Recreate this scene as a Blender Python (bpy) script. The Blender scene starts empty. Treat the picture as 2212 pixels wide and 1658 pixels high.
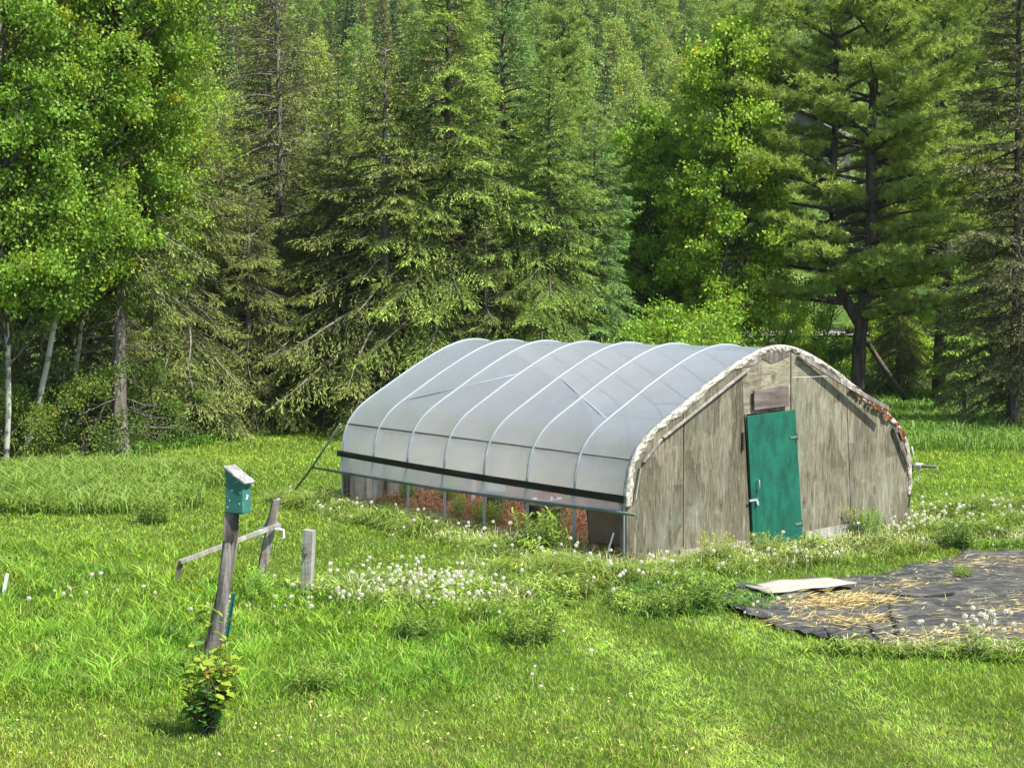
import bpy, bmesh, math, random
import numpy as np
from mathutils import Vector, Matrix, Euler
R = math.radians
S = bpy.context.scene
COL = S.collection

# ------------------------------------------------------------------ camera
F = 3190.0 / 2212.0
CAMH = 3.4
PITCH = math.atan(145 / 3190.0)
cd = bpy.data.cameras.new('camera'); cam = bpy.data.objects.new('camera', cd); COL.objects.link(cam)
cd.sensor_width = 36; cd.lens = 36 * F; cd.clip_start = 0.1; cd.clip_end = 3000
cam.location = (0, 0, CAMH); cam.rotation_euler = (math.pi / 2 - PITCH, 0, 0)
S.camera = cam

# ------------------------------------------------------------------ light
SUN_AZ, SUN_EL = 57.0, 56.0          # azimuth to the right of "towards the camera"
sv = Vector((math.sin(R(SUN_AZ)) * math.cos(R(SUN_EL)), -math.cos(R(SUN_AZ)) * math.cos(R(SUN_EL)), math.sin(R(SUN_EL))))
w = bpy.data.worlds.new('World'); S.world = w; w.use_nodes = True
nt = w.node_tree; nt.nodes.clear()
sky = nt.nodes.new('ShaderNodeTexSky'); sky.sky_type = 'NISHITA'; sky.sun_disc = False
sky.sun_elevation = R(SUN_EL); sky.sun_rotation = math.atan2(sv.x, sv.y)
bg = nt.nodes.new('ShaderNodeBackground'); bg.inputs[1].default_value = 0.115
wo = nt.nodes.new('ShaderNodeOutputWorld')
nt.links.new(sky.outputs[0], bg.inputs[0]); nt.links.new(bg.outputs[0], wo.inputs[0])
sl = bpy.data.lights.new('sun', 'SUN'); sl.energy = 5.0; sl.angle = R(0.6); sl.color = (1.0, 0.95, 0.86)
so = bpy.data.objects.new('sun', sl); COL.objects.link(so)
so.rotation_euler = sv.to_track_quat('Z', 'Y').to_euler(); so.location = (30, -20, 60)
S.view_settings.view_transform = 'Standard'; S.view_settings.look = 'None'
S.view_settings.exposure = 1.0; S.view_settings.gamma = 1.0
S.cycles.max_bounces = 7; S.cycles.diffuse_bounces = 3; S.cycles.glossy_bounces = 2
S.cycles.transmission_bounces = 4; S.cycles.transparent_max_bounces = 12
S.cycles.volume_bounces = 0

rng = np.random.default_rng(11)
random.seed(5)

# ------------------------------------------------------------------ materials
def newmat(name):
    m = bpy.data.materials.new(name); m.use_nodes = True
    m.node_tree.nodes.clear(); return m, m.node_tree
def N(t, kind, **kw):
    n = t.nodes.new(kind)
    for k, v in kw.items():
        if k.startswith('i_'):
            key = k[2:]; key = int(key) if key.isdigit() else key.replace('_', ' ')
            n.inputs[key].default_value = v
        else: setattr(n, k, v)
    return n
def L(t, a, b): t.links.new(a, b)
def ramp(t, fac, stops):
    r = N(t, 'ShaderNodeValToRGB'); L(t, fac, r.inputs[0])
    e = r.color_ramp.elements
    while len(e) < len(stops): e.new(0.5)
    for k, (p, c) in enumerate(stops):
        e[k].position = p; e[k].color = (c[0], c[1], c[2], 1)
    return r.outputs[0]
def noise(t, scale, detail=4, rough=.6, vec=None, coord='Object', stretch=None, dist=0.0):
    n = N(t, 'ShaderNodeTexNoise'); n.inputs['Scale'].default_value = scale
    n.inputs['Detail'].default_value = detail; n.inputs['Roughness'].default_value = rough
    n.inputs['Distortion'].default_value = dist
    tc = N(t, 'ShaderNodeTexCoord'); v = tc.outputs[coord]
    if stretch:
        mp = N(t, 'ShaderNodeMapping'); mp.inputs['Scale'].default_value = stretch
        L(t, v, mp.inputs[0]); v = mp.outputs[0]
    L(t, v, n.inputs['Vector']); return n.outputs[0]
def mixc(t, fac, a, b, mode='MIX'):
    m = N(t, 'ShaderNodeMix', data_type='RGBA', blend_type=mode)
    for s, v in ((m.inputs[0], fac), (m.inputs[6], a), (m.inputs[7], b)):
        if isinstance(v, (int, float)): s.default_value = v
        elif isinstance(v, tuple): s.default_value = (v[0], v[1], v[2], 1)
        else: L(t, v, s)
    return m.outputs[2]
def bump(t, h, s=.3, d=.01):
    b = N(t, 'ShaderNodeBump'); b.inputs['Strength'].default_value = s; b.inputs['Distance'].default_value = d
    L(t, h, b.inputs['Height']); return b.outputs[0]
def out(t, sh): o = N(t, 'ShaderNodeOutputMaterial'); L(t, sh, o.inputs[0])
def principled(t, col, rough=.8, nrm=None, metal=0, spec=.3):
    p = N(t, 'ShaderNodeBsdfPrincipled')
    if isinstance(col, tuple): p.inputs['Base Color'].default_value = (*col, 1)
    else: L(t, col, p.inputs['Base Color'])
    p.inputs['Roughness'].default_value = rough; p.inputs['Metallic'].default_value = metal
    p.inputs['Specular IOR Level'].default_value = spec
    if nrm: L(t, nrm, p.inputs['Normal'])
    return p.outputs[0]

def leaf_mat(name, base, trans=.4, gloss=.06, var=.25, hue=.02):
    """foliage: colour comes from a per-leaf attribute around a base colour, varied per tree"""
    m, t = newmat(name)
    at = N(t, 'ShaderNodeAttribute', attribute_name='Col')
    c = mixc(t, 1.0, base, at.outputs[0], 'MULTIPLY')
    oi = N(t, 'ShaderNodeObjectInfo')
    hs = N(t, 'ShaderNodeHueSaturation')
    mr = N(t, 'ShaderNodeMapRange'); L(t, oi.outputs['Random'], mr.inputs[0])
    mr.inputs[3].default_value = .5 - hue; mr.inputs[4].default_value = .5 + hue
    mv = N(t, 'ShaderNodeMapRange'); L(t, oi.outputs['Random'], mv.inputs[0])
    mv.inputs[3].default_value = 1 + var; mv.inputs[4].default_value = 1 - var
    L(t, mr.outputs[0], hs.inputs['Hue']); L(t, mv.outputs[0], hs.inputs['Value']); L(t, c, hs.inputs['Color'])
    c = hs.outputs[0]
    d = N(t, 'ShaderNodeBsdfDiffuse'); L(t, c, d.inputs[0])
    tr = N(t, 'ShaderNodeBsdfTranslucent'); L(t, mixc(t, 1.0, c, (1.15, 1.1, .55), 'MULTIPLY'), tr.inputs[0])
    mx = N(t, 'ShaderNodeMixShader'); mx.inputs[0].default_value = trans
    L(t, d.outputs[0], mx.inputs[1]); L(t, tr.outputs[0], mx.inputs[2])
    g = N(t, 'ShaderNodeBsdfGlossy'); g.inputs['Roughness'].default_value = .6
    m2 = N(t, 'ShaderNodeMixShader'); m2.inputs[0].default_value = gloss
    L(t, mx.outputs[0], m2.inputs[1]); L(t, g.outputs[0], m2.inputs[2])
    out(t, m2.outputs[0]); return m

def bark_mat(name, dark, light, pale=None):
    m, t = newmat(name)
    n = noise(t, 6, 5, .7, stretch=(1, 1, .18))
    c = ramp(t, n, [(.35, dark), (.62, light)])
    if pale:
        n2 = noise(t, 1.2, 3, .6, stretch=(1, 1, 2.5))
        c = mixc(t, ramp(t, n2, [(.42, (0, 0, 0)), (.5, (1, 1, 1))]), c, pale)
    out(t, principled(t, c, .9, bump(t, n, .6, .03), spec=.15)); return m

M = {}
M['spruce'] = leaf_mat('spruce_needles', (.165, .25, .06), .25, .015, .15, .015)
M['blue_spruce'] = leaf_mat('blue_green_needles', (.135, .23, .07), .25, .015, .12, .01)
M['olive_spruce'] = leaf_mat('olive_needles', (.145, .175, .058), .22, .012, .15, .01)
M['pine'] = leaf_mat('pine_needles', (.25, .345, .095), .3, .015, .12, .01)
M['yellow_pine'] = leaf_mat('yellow_pine_needles', (.25, .36, .12), .3, .015, .05, .01)
M['birch_leaf'] = leaf_mat('birch_leaves', (.215, .36, .04), .42, .02, .1, .01)
M['maple_leaf'] = leaf_mat('maple_leaves', (.27, .43, .045), .42, .02, .1, .01)
M['far_leaf'] = leaf_mat('distant_leaves', (.25, .37, .085), .35, .015, .22, .025)
M['far_needle'] = leaf_mat('distant_needles', (.14, .20, .075), .2, .015, .3, .03)
M['brown_needle'] = leaf_mat('brownish_needles', (.15, .165, .075), .2, .015, .2, .02)
M['shade_leaf'] = leaf_mat('shade_leaves', (.12, .20, .03), .35, .015, .15, .015)
M['grass'] = leaf_mat('grass_blades', (.205, .345, .032), .38, .02, 0, 0)
M['weed'] = leaf_mat('weed_leaves', (.205, .285, .05), .35, .02, .1, .01)
M['straw'] = leaf_mat('straw', (.54, .45, .24), .2, .05, .1, .01)
M['bark'] = bark_mat('bark', (.035, .028, .022), (.13, .11, .09))
M['grey_bark'] = bark_mat('grey_bark', (.05, .045, .04), (.26, .23, .2))
M['pale_bark'] = bark_mat('pale_bark', (.07, .07, .055), (.24, .23, .19), (.40, .39, .33))

def wood_mat(name, c1, c2, c3, scale=14, rough=.85, lichen=None, st=(1, 1, .07), b=.5):
    m, t = newmat(name)
    n = noise(t, scale, 6, .65, stretch=st, dist=.6)
    n2 = noise(t, 2.3, 4, .6)
    c = ramp(t, n, [(.33, c1), (.5, c2), (.66, c3)])
    c = mixc(t, ramp(t, n2, [(.4, (.6, .6, .6)), (.65, (0, 0, 0))]), c, c1)
    if lichen:
        n3 = noise(t, 9, 5, .75)
        c = mixc(t, ramp(t, n3, [(.55, (0, 0, 0)), (.62, (.8, .8, .8))]), c, lichen)
    out(t, principled(t, c, rough, bump(t, n, b, .01), spec=.15)); return m
M['old_wood'] = wood_mat('weathered_wood', (.07, .06, .05), (.2, .18, .155), (.42, .39, .34))
M['dark_post'] = wood_mat('dark_weathered_post', (.025, .02, .018), (.15, .13, .12), (.36, .33, .31), 9, b=.9)
M['pale_wood'] = wood_mat('pale_weathered_wood', (.15, .14, .12), (.36, .35, .31), (.55, .53, .48))
M['vent_wood'] = wood_mat('brown_grey_board', (.07, .055, .05), (.17, .14, .13), (.26, .22, .2), 9, st=(.1, 1, 1))
M['shingle'] = wood_mat('lichened_roof_board', (.12, .11, .11), (.3, .29, .3), (.5, .5, .5), 6, st=(1, 1, 1), lichen=(.6, .62, .58))
M['black_board'] = wood_mat('blackened_board', (.012, .013, .01), (.03, .032, .024), (.07, .07, .055), 8, st=(1, .08, 1))

def plywood(name, sx, sz, seed, tone=1.0):
    m, t = newmat(name)
    tc = N(t, 'ShaderNodeTexCoord')
    mp = N(t, 'ShaderNodeMapping'); mp.inputs['Scale'].default_value = (sx, 1, sz); mp.inputs['Location'].default_value = (seed, seed * .7, seed * 1.3)
    L(t, tc.outputs['Object'], mp.inputs[0])
    n = N(t, 'ShaderNodeTexNoise'); n.inputs['Scale'].default_value = 4.6; n.inputs['Detail'].default_value = 9
    n.inputs['Roughness'].default_value = .72; n.inputs['Distortion'].default_value = 1.4
    L(t, mp.outputs[0], n.inputs['Vector'])
    c = ramp(t, n.outputs[0], [(.30, (.075 * tone, .066 * tone, .048 * tone)), (.43, (.185 * tone, .165 * tone, .12 * tone)),
                               (.54, (.27 * tone, .245 * tone, .18 * tone)), (.70, (.42 * tone, .39 * tone, .30 * tone))])
    # veneer patches: blocks of slightly different tone
    br = N(t, 'ShaderNodeTexVoronoi', distance='CHEBYCHEV'); br.inputs['Scale'].default_value = 1.0
    mp2 = N(t, 'ShaderNodeMapping'); mp2.inputs['Scale'].default_value = (3.0, 1, 1.3); mp2.inputs['Location'].default_value = (seed, 0, seed)
    L(t, tc.outputs['Object'], mp2.inputs[0]); L(t, mp2.outputs[0], br.inputs['Vector'])
    bw = N(t, 'ShaderNodeRGBToBW'); L(t, br.outputs['Color'], bw.inputs[0])
    c = mixc(t, 1.0, c, ramp(t, bw.outputs[0], [(.15, (.66, .65, .6)), (.5, (1, 1, .97)), (.85, (1.28, 1.3, 1.25))]), 'MULTIPLY')
    # grey and greenish weather stains
    n2 = noise(t, 1.4, 6, .7, stretch=(1.8, 1, .6))
    c = mixc(t, ramp(t, n2, [(.5, (0, 0, 0)), (.66, (.55, .55, .55))]), c, (.20, .22, .17))
    n4 = noise(t, 4.0, 5, .7, stretch=(2.6, 1, .25))
    c = mixc(t, ramp(t, n4, [(.58, (0, 0, 0)), (.68, (.5, .5, .5))]), c, (.36, .37, .33))
    # knots
    vo = N(t, 'ShaderNodeTexVoronoi'); vo.inputs['Scale'].default_value = 1.0
    mp3 = N(t, 'ShaderNodeMapping'); mp3.inputs['Scale'].default_value = (2.3, .01, 1.3); mp3.inputs['Location'].default_value = (seed * 2, 0, 0)
    L(t, tc.outputs['Object'], mp3.inputs[0]); L(t, mp3.outputs[0], vo.inputs['Vector'])
    c = mixc(t, ramp(t, vo.outputs['Distance'], [(.05, (.9, .9, .9)), (.07, (.1, .1, .1)), (.10, (.65, .65, .65)), (.14, (0, 0, 0))]), c, (.07, .055, .04))
    # fine cracks along the grain
    n3 = noise(t, 18, 4, .7, stretch=(sx * .9, 1, sz * .6), dist=.8)
    c = mixc(t, ramp(t, n3, [(.36, (.6, .6, .6)), (.42, (0, 0, 0))]), c, (.08, .07, .048))
    c = mixc(t, ramp(t, n3, [(.62, (0, 0, 0)), (.68, (.6, .6, .6))]), c, (.42, .41, .31))
    out(t, principled(t, c, .9, bump(t, n.outputs[0], .5, .01), spec=.1)); return m
M['ply_v1'] = plywood('plywood_left', 3.6, .5, 3.1, .63)
M['ply_v2'] = plywood('plywood_right', 3.4, .5, 8.4, .70)
M['ply_v3'] = plywood('plywood_far', 3.8, .5, 14.2, .67)
M['ply_h'] = plywood('plywood_top', .6, 3.4, 5.7, .82)

def paint(name, col, rough=.6, var=.15, chips=None, stretch=(1, 1, 1)):
    m, t = newmat(name)
    n = noise(t, 5, 5, .65, stretch=stretch)
    c = ramp(t, n, [(.3, tuple(x * (1 - var * 1.6) for x in col)), (.7, tuple(min(1, x * (1 + var)) for x in col))])
    if chips:
        n2 = noise(t, 22, 5, .7); c = mixc(t, ramp(t, n2, [(.64, (0, 0, 0)), (.67, (.8, .8, .8))]), c, chips)
    out(t, principled(t, c, rough, bump(t, n, .15, .004), spec=.35)); return m
M['door'] = paint('teal_green_paint', (.006, .105, .068), .5, .32, (.05, .2, .13), stretch=(1.6, 1, .6))
M['box_green'] = paint('birdhouse_green_paint', (.035, .16, .13), .7, .15, (.45, .5, .46))
M['white_paint'] = paint('white_paint', (.72, .72, .7), .6, .08)
M['steel'] = paint('galvanised_steel', (.30, .34, .37), .35, .1)
M['dull_steel'] = paint('dull_grey_pipe', (.12, .15, .12), .6, .2)
M['rust'] = paint('rusty_debris', (.20, .075, .03), .9, .5, (.1, .05, .03))
M['brown_mesh'] = paint('brown_sling_fabric', (.17, .11, .085), .8, .15)
M['black_metal'] = paint('dark_metal', (.03, .03, .03), .6, .2)
M['white_plastic'] = paint('white_plastic', (.8, .8, .78), .45, .05)
M['red'] = paint('faded_red_plastic', (.5, .09, .05), .6, .2)
M['teal'] = paint('green_metal_stake', (.02, .14, .14), .6, .15)
M['rope'] = paint('pale_rope', (.55, .54, .48), .9, .2)
M['yellow_petal'] = paint('yellow_petals', (.75, .55, .03), .7, .1)
M['roof'] = paint('grey_metal_roof', (.55, .58, .62), .5, .08)
M['wall_dark'] = paint('dark_siding', (.16, .15, .14), .8, .1)

def film_mat(nm='greenhouse_film', tlo=.05, thi=.11):
    m, t = newmat(nm)
    n = noise(t, 2.2, 4, .6, stretch=(1, .6, 1)); n2 = noise(t, 7, 3, .5, stretch=(.6, 2.2, .35))
    tp = N(t, 'ShaderNodeBsdfTransparent'); tp.inputs[0].default_value = (.93, .96, .98, 1)
    tl = N(t, 'ShaderNodeBsdfTranslucent'); L(t, ramp(t, noise(t, 1.6, 6, .65, stretch=(1, 1, .5)), [(.35, (.90, .87, .80)), (.6, (.98, .97, .94))]), tl.inputs[0])
    df = N(t, 'ShaderNodeBsdfDiffuse'); df.inputs[0].default_value = (.52, .62, .69, 1)
    g = N(t, 'ShaderNodeBsdfGlossy'); g.inputs['Roughness'].default_value = .3; g.inputs[0].default_value = (.84, .94, 1, 1)
    n3 = noise(t, 5, 4, .6, stretch=(1, 3.5, .6), dist=.8); b = bump(t, n3, .35, .03)
    for s in (g, df): L(t, b, s.inputs['Normal'])
    a = N(t, 'ShaderNodeMixShader'); a.inputs[0].default_value = .24
    L(t, tl.outputs[0], a.inputs[1]); L(t, df.outputs[0], a.inputs[2])
    c = N(t, 'ShaderNodeMixShader')
    L(t, ramp(t, n, [(.35, (tlo,) * 3), (.7, (thi,) * 3)]), c.inputs[0])
    L(t, a.outputs[0], c.inputs[1]); L(t, tp.outputs[0], c.inputs[2])
    lw = N(t, 'ShaderNodeLayerWeight'); lw.inputs[0].default_value = .5
    pw = N(t, 'ShaderNodeMath', operation='POWER'); L(t, lw.outputs['Facing'], pw.inputs[0]); pw.inputs[1].default_value = 3.0
    mr = N(t, 'ShaderNodeMapRange'); mr.inputs[3].default_value = .05; mr.inputs[4].default_value = .6; L(t, pw.outputs[0], mr.inputs[0])
    d = N(t, 'ShaderNodeMixShader'); L(t, mr.outputs[0], d.inputs[0])
    L(t, c.outputs[0], d.inputs[1]); L(t, g.outputs[0], d.inputs[2])
    out(t, d.outputs[0]); return m
M['film'] = film_mat(); M['clear_film'] = film_mat('clear_side_film', .42, .52)
def fold_mat():
    m, t = newmat('folded_film_edge')
    n = noise(t, 16, 7, .75, stretch=(1, 1, 1), dist=1.2)
    c = ramp(t, n, [(.38, (.12, .105, .08)), (.46, (.30, .27, .22)), (.54, (.46, .44, .38)), (.68, (.62, .61, .56))])
    n2 = noise(t, 2.6, 4, .6)
    c = mixc(t, ramp(t, n2, [(.6, (0, 0, 0)), (.68, (.5, .5, .5))]), c, (.36, .17, .09))
    out(t, principled(t, c, .5, bump(t, n, .25, .008))); return m
M['fold'] = fold_mat()
def puff_mat():
    m, t = newmat('dandelion_fluff')
    d = N(t, 'ShaderNodeBsdfDiffuse'); d.inputs[0].default_value = (.80, .76, .65, 1)
    tl = N(t, 'ShaderNodeBsdfTranslucent'); tl.inputs[0].default_value = (.8, .77, .66, 1)
    tp = N(t, 'ShaderNodeBsdfTransparent')
    a = N(t, 'ShaderNodeMixShader'); a.inputs[0].default_value = .5; L(t, d.outputs[0], a.inputs[1]); L(t, tl.outputs[0], a.inputs[2])
    b = N(t, 'ShaderNodeMixShader'); b.inputs[0].default_value = .36; L(t, a.outputs[0], b.inputs[1]); L(t, tp.outputs[0], b.inputs[2])
    out(t, b.outputs[0]); return m
M['puff'] = puff_mat()
M['stem'] = paint('pale_stem', (.35, .42, .16), .7, .1)
def ground_mat():
    m, t = newmat('ground_soil_and_turf')
    n = noise(t, 1.1, 6, .7); n2 = noise(t, .12, 4, .6)
    at = N(t, 'ShaderNodeAttribute', attribute_name='zone')
    turf = ramp(t, n, [(.3, (.035, .06, .012)), (.7, (.09, .13, .03))])
    soil = ramp(t, n, [(.3, (.03, .025, .015)), (.7, (.085, .075, .04))])
    mg = ramp(t, n2, [(.35, (.05, .10, .02)), (.65, (.12, .19, .04))])
    sp = N(t, 'ShaderNodeSeparateColor'); L(t, at.outputs['Color'], sp.inputs[0])
    c = mixc(t, sp.outputs[0], turf, soil); c = mixc(t, sp.outputs[1], c, mg)
    out(t, principled(t, c, .95, bump(t, n, .5, .04), spec=.05)); return m
M['ground'] = ground_mat()
def tarp_mat():
    m, t = newmat('black_landscape_fabric')
    n = noise(t, 4.5, 8, .78, stretch=(.55, 1.7, 1), dist=.8); n2 = noise(t, 30, 3, .6)
    c = ramp(t, n, [(.3, (.018, .021, .021)), (.45, (.042, .046, .044)), (.53, (.08, .08, .072)), (.61, (.155, .145, .115)), (.74, (.26, .23, .17))])
    out(t, principled(t, c, .85, bump(t, n2, .4, .006), spec=.12)); return m
M['tarp'] = tarp_mat()
M['cloth'] = paint('pale_sheet', (.37, .34, .28), .9, .14)
M['gravel'] = paint('pale_gravel', (.27, .24, .21), .95, .15)
M['soil'] = paint('dry_soil', (.18, .10, .06), .95, .3)

# ------------------------------------------------------------------ mesh helpers
def tag(o, label=None, cat=None, group=None, kind=None):
    if label: o['label'] = label
    if cat: o['category'] = cat
    if group: o['group'] = group
    if kind: o['kind'] = kind
    return o
def link(name, me, mat=None, parent=None, smooth=False):
    o = bpy.data.objects.new(name, me); COL.objects.link(o)
    if mat is not None: me.materials.append(M[mat] if isinstance(mat, str) else mat)
    if parent: o.parent = parent
    if smooth: me.polygons.foreach_set('use_smooth', [True] * len(me.polygons))
    return o
def empty(name, loc=(0, 0, 0), rz=0):
    o = bpy.data.objects.new(name, None); COL.objects.link(o); o.location = loc; o.rotation_euler = (0, 0, rz)
    o.empty_display_size = .2; return o
def npmesh(name, V, Fc, col=None, smooth=False):
    """V (n,3), Fc (m,k) all faces with k corners, col (m,3)"""
    me = bpy.data.meshes.new(name)
    V = np.asarray(V, dtype=np.float32); Fc = np.asarray(Fc, dtype=np.int32); m, k = Fc.shape
    me.vertices.add(len(V)); me.vertices.foreach_set('co', V.ravel())
    me.loops.add(m * k); me.loops.foreach_set('vertex_index', Fc.ravel())
    me.polygons.add(m); me.polygons.foreach_set('loop_start', np.arange(0, m * k, k, dtype=np.int32))
    if smooth: me.polygons.foreach_set('use_smooth', np.ones(m, dtype=bool))
    me.update(calc_edges=True)
    if col is not None:
        a = me.attributes.new('Col', 'FLOAT_COLOR', 'FACE')
        a.data.foreach_set('color', np.concatenate([col, np.ones((m, 1))], 1).astype(np.float32).ravel())
    return me
def nrm(a): return a / (np.linalg.norm(a, axis=-1, keepdims=True) + 1e-9)
def diamonds(P, A, Wd, ln, wd):
    """leaf quads: start P, along A (unit), width dir Wd (unit)"""
    ln = np.asarray(ln)[:, None]; wd = np.asarray(wd)[:, None]
    V = np.stack([P, P + A * ln * .5 - Wd * wd * .5, P + A * ln, P + A * ln * .5 + Wd * wd * .5], 1).reshape(-1, 3)
    n = len(P); return V, np.arange(4 * n).reshape(n, 4)
def rnd_unit(n, r):
    return nrm(r.normal(size=(n, 3)))
def perp(A, r):
    return nrm(np.cross(A, rnd_unit(len(A), r)))

class MB:
    """collects simple solids into one mesh"""
    def __init__(s): s.bm = bmesh.new()
    def box(s, c, d, rot=None):
        m = Matrix.Translation(c) @ (rot.to_matrix().to_4x4() if rot else Matrix()) @ Matrix.Diagonal((*d, 1))
        bmesh.ops.create_cube(s.bm, size=1, matrix=m); return s
    def bar(s, a, b, wd, th, up=(0, 0, 1)):
        a = Vector(a); b = Vector(b); x = (b - a).normalized(); z = Vector(up); y = z.cross(x).normalized(); z = x.cross(y)
        m = Matrix((x, y, z)).transposed().to_4x4(); m.translation = (a + b) / 2
        bmesh.ops.create_cube(s.bm, size=1, matrix=m @ Matrix.Diagonal(((b - a).length, th, wd, 1))); return s
    def tube(s, pts, r, n=8, cap=True):
        pts = [Vector(p) for p in pts]; rs = r if hasattr(r, '__len__') else [r] * len(pts)
        rings = []; prev = None
        for i, p in enumerate(pts):
            d = (pts[min(i + 1, len(pts) - 1)] - pts[max(i - 1, 0)]).normalized()
            if prev is None: ref = Vector((0, 0, 1)) if abs(d.z) < .9 else Vector((1, 0, 0)); a = d.cross(ref).normalized()
            else: a = (prev - d * prev.dot(d)).normalized()
            prev = a; b = d.cross(a)
            rings.append([s.bm.verts.new(p + (a * math.cos(k * 2 * math.pi / n) + b * math.sin(k * 2 * math.pi / n)) * rs[i]) for k in range(n)])
        for i in range(len(rings) - 1):
            for k in range(n): s.bm.faces.new((rings[i][k], rings[i][(k + 1) % n], rings[i + 1][(k + 1) % n], rings[i + 1][k])).smooth = True
        if cap: s.bm.faces.new(rings[0][::-1]); s.bm.faces.new(rings[-1])
        return s
    def prism(s, poly, y0, y1):
        """polygon in x,z extruded from y0 to y1"""
        a = [s.bm.verts.new((x, y0, z)) for x, z in poly]; b = [s.bm.verts.new((x, y1, z)) for x, z in poly]
        s.bm.faces.new(a); s.bm.faces.new(b[::-1]); n = len(poly)
        for i in range(n): s.bm.faces.new((a[i], b[i], b[(i + 1) % n], a[(i + 1) % n]))
        return s
    def ball(s, c, r, sub=2, sc=(1, 1, 1)):
        bmesh.ops.create_icosphere(s.bm, subdivisions=sub, radius=r, matrix=Matrix.Translation(c) @ Matrix.Diagonal((*sc, 1))); return s
    def build(s, name, mat, parent=None, bevel=0):
        bmesh.ops.recalc_face_normals(s.bm, faces=s.bm.faces)
        me = bpy.data.meshes.new(name); s.bm.to_mesh(me); s.bm.free()
        o = link(name, me, mat, parent)
        if bevel:
            b = o.modifiers.new('bevel', 'BEVEL'); b.width = bevel; b.segments = 2; b.limit_method = 'ANGLE'
        return o
def copy_tree(o, parent=None):
    c = o.copy(); COL.objects.link(c); c.parent = parent
    for ch in [x for x in bpy.data.objects if x.parent == o]: copy_tree(ch, c)
    return c

# ------------------------------------------------------------------ places
def px(x, y): return (x - 1106.0) / 3190.0 * y     # world x of a column of the picture at distance y
def sines(x, y):
    return (np.sin(x * .9 + 1.3 * y) * .3 + np.sin(x * .37 - y * .53 + 1) * .5 + np.sin(x * 2.1 + y * 1.7 + 2) * .15)
def gh(x, y):
    x = np.asarray(x, float); y = np.asarray(y, float)
    z = .05 * sines(x, y) * np.clip((np.hypot(x - 1.5, y - 24) - 6) / 4, 0.1, 1)
    z = z - .0 * x
    z = z + .10 * np.clip(y - 50, 0, 28) + .33 * np.clip(y - 78, 0, None) + 0.004 * np.clip(y - 78, 0, 60) ** 1.5
    z = z + np.clip(y - 60, 0, 60) / 60 * 1.5 * np.sin(x * .05 + 1.0)
    return z
def g1(x, y): return float(gh(x, y))
# forest edge (y of the tree line for a given x)
EDX = [-40, -16, -11, -9.6, -8.3, -6.9, -4, 0, 6, 10, 15, 22, 40]
EDY = [30, 30, 31.8, 35, 39.5, 42.5, 44, 45, 47, 50, 53, 58, 60]
def edge(x): return np.interp(x, EDX, EDY)

# ------------------------------------------------------------------ ground
def make_ground():
    ys = np.concatenate([np.linspace(-12, 60, 145), np.linspace(61, 420, 90), np.linspace(440, 1500, 12)])
    xs = np.concatenate([np.linspace(-700, -60, 22), np.linspace(-58, 58, 175), np.linspace(60, 700, 22)])
    X, Y = np.meshgrid(xs, ys); Z = gh(X, Y)
    V = np.stack([X, Y, Z], -1).reshape(-1, 3); nx = len(xs); ny = len(ys)
    i = np.arange(ny - 1)[:, None] * nx + np.arange(nx - 1)[None]
    Fc = np.stack([i, i + 1, i + nx + 1, i + nx], -1).reshape(-1, 4)
    me = npmesh('ground', V, Fc, smooth=True)
    a = me.attributes.new('zone', 'FLOAT_COLOR', 'POINT')
    x = V[:, 0]; y = V[:, 1]
    soil = np.clip((y - edge(x)) / 1.0, 0, 1); far = np.clip((y - 58) / 8, 0, 1) * .9
    a.data.foreach_set('color', np.stack([soil, far, 0 * x, 0 * x + 1], -1).astype(np.float32).ravel())
    tag(link('ground', me, 'ground'), kind='structure')
make_ground()

def strip(name, pts, wd, mat, lift=.03):
    V = []; Fc = []
    for i, (x, y) in enumerate(pts):
        for k, q in enumerate((-.5, .5)): V.append((x, y + q * wd, g1(x, y + q * wd) + lift + .05))
    for i in range(len(pts) - 1): Fc.append((2 * i, 2 * i + 2, 2 * i + 3, 2 * i + 1))
    return link(name, npmesh(name, V, Fc), mat)
tag(strip('gravel_road', [(x, 72 + .02 * x) for x in range(-40, 90, 2)], 2.2, 'gravel', .06), kind='structure')

# ------------------------------------------------------------------ foliage generators
def tubes_np(paths, sides=5):
    """paths: list of (pts (k,3), radii (k)); returns V, F"""
    Vs = []; Fs = []; off = 0
    ang = np.arange(sides) * 2 * np.pi / sides; ca, sa = np.cos(ang), np.sin(ang)
    for pts, rs in paths:
        pts = np.asarray(pts, float); rs = np.asarray(rs, float); k = len(pts)
        d = nrm(np.gradient(pts, axis=0)); ref = np.where(np.abs(d[:, 2:3]) < .9, [[0, 0, 1.]], [[1., 0, 0]])
        ref = np.repeat(ref[:1], k, 0)
        a = nrm(np.cross(d, ref)); b = np.cross(d, a)
        ring = pts[:, None] + rs[:, None, None] * (a[:, None] * ca[None, :, None] + b[:, None] * sa[None, :, None])
        Vs.append(ring.reshape(-1, 3))
        i = np.arange(k - 1)[:, None] * sides; j = np.arange(sides)[None]; jn = (j + 1) % sides
        Fs.append(np.stack([i + j, i + jn, i + sides + jn, i + sides + j], -1).reshape(-1, 4) + off); off += k * sides
    return np.concatenate(Vs), np.concatenate(Fs)

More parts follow.
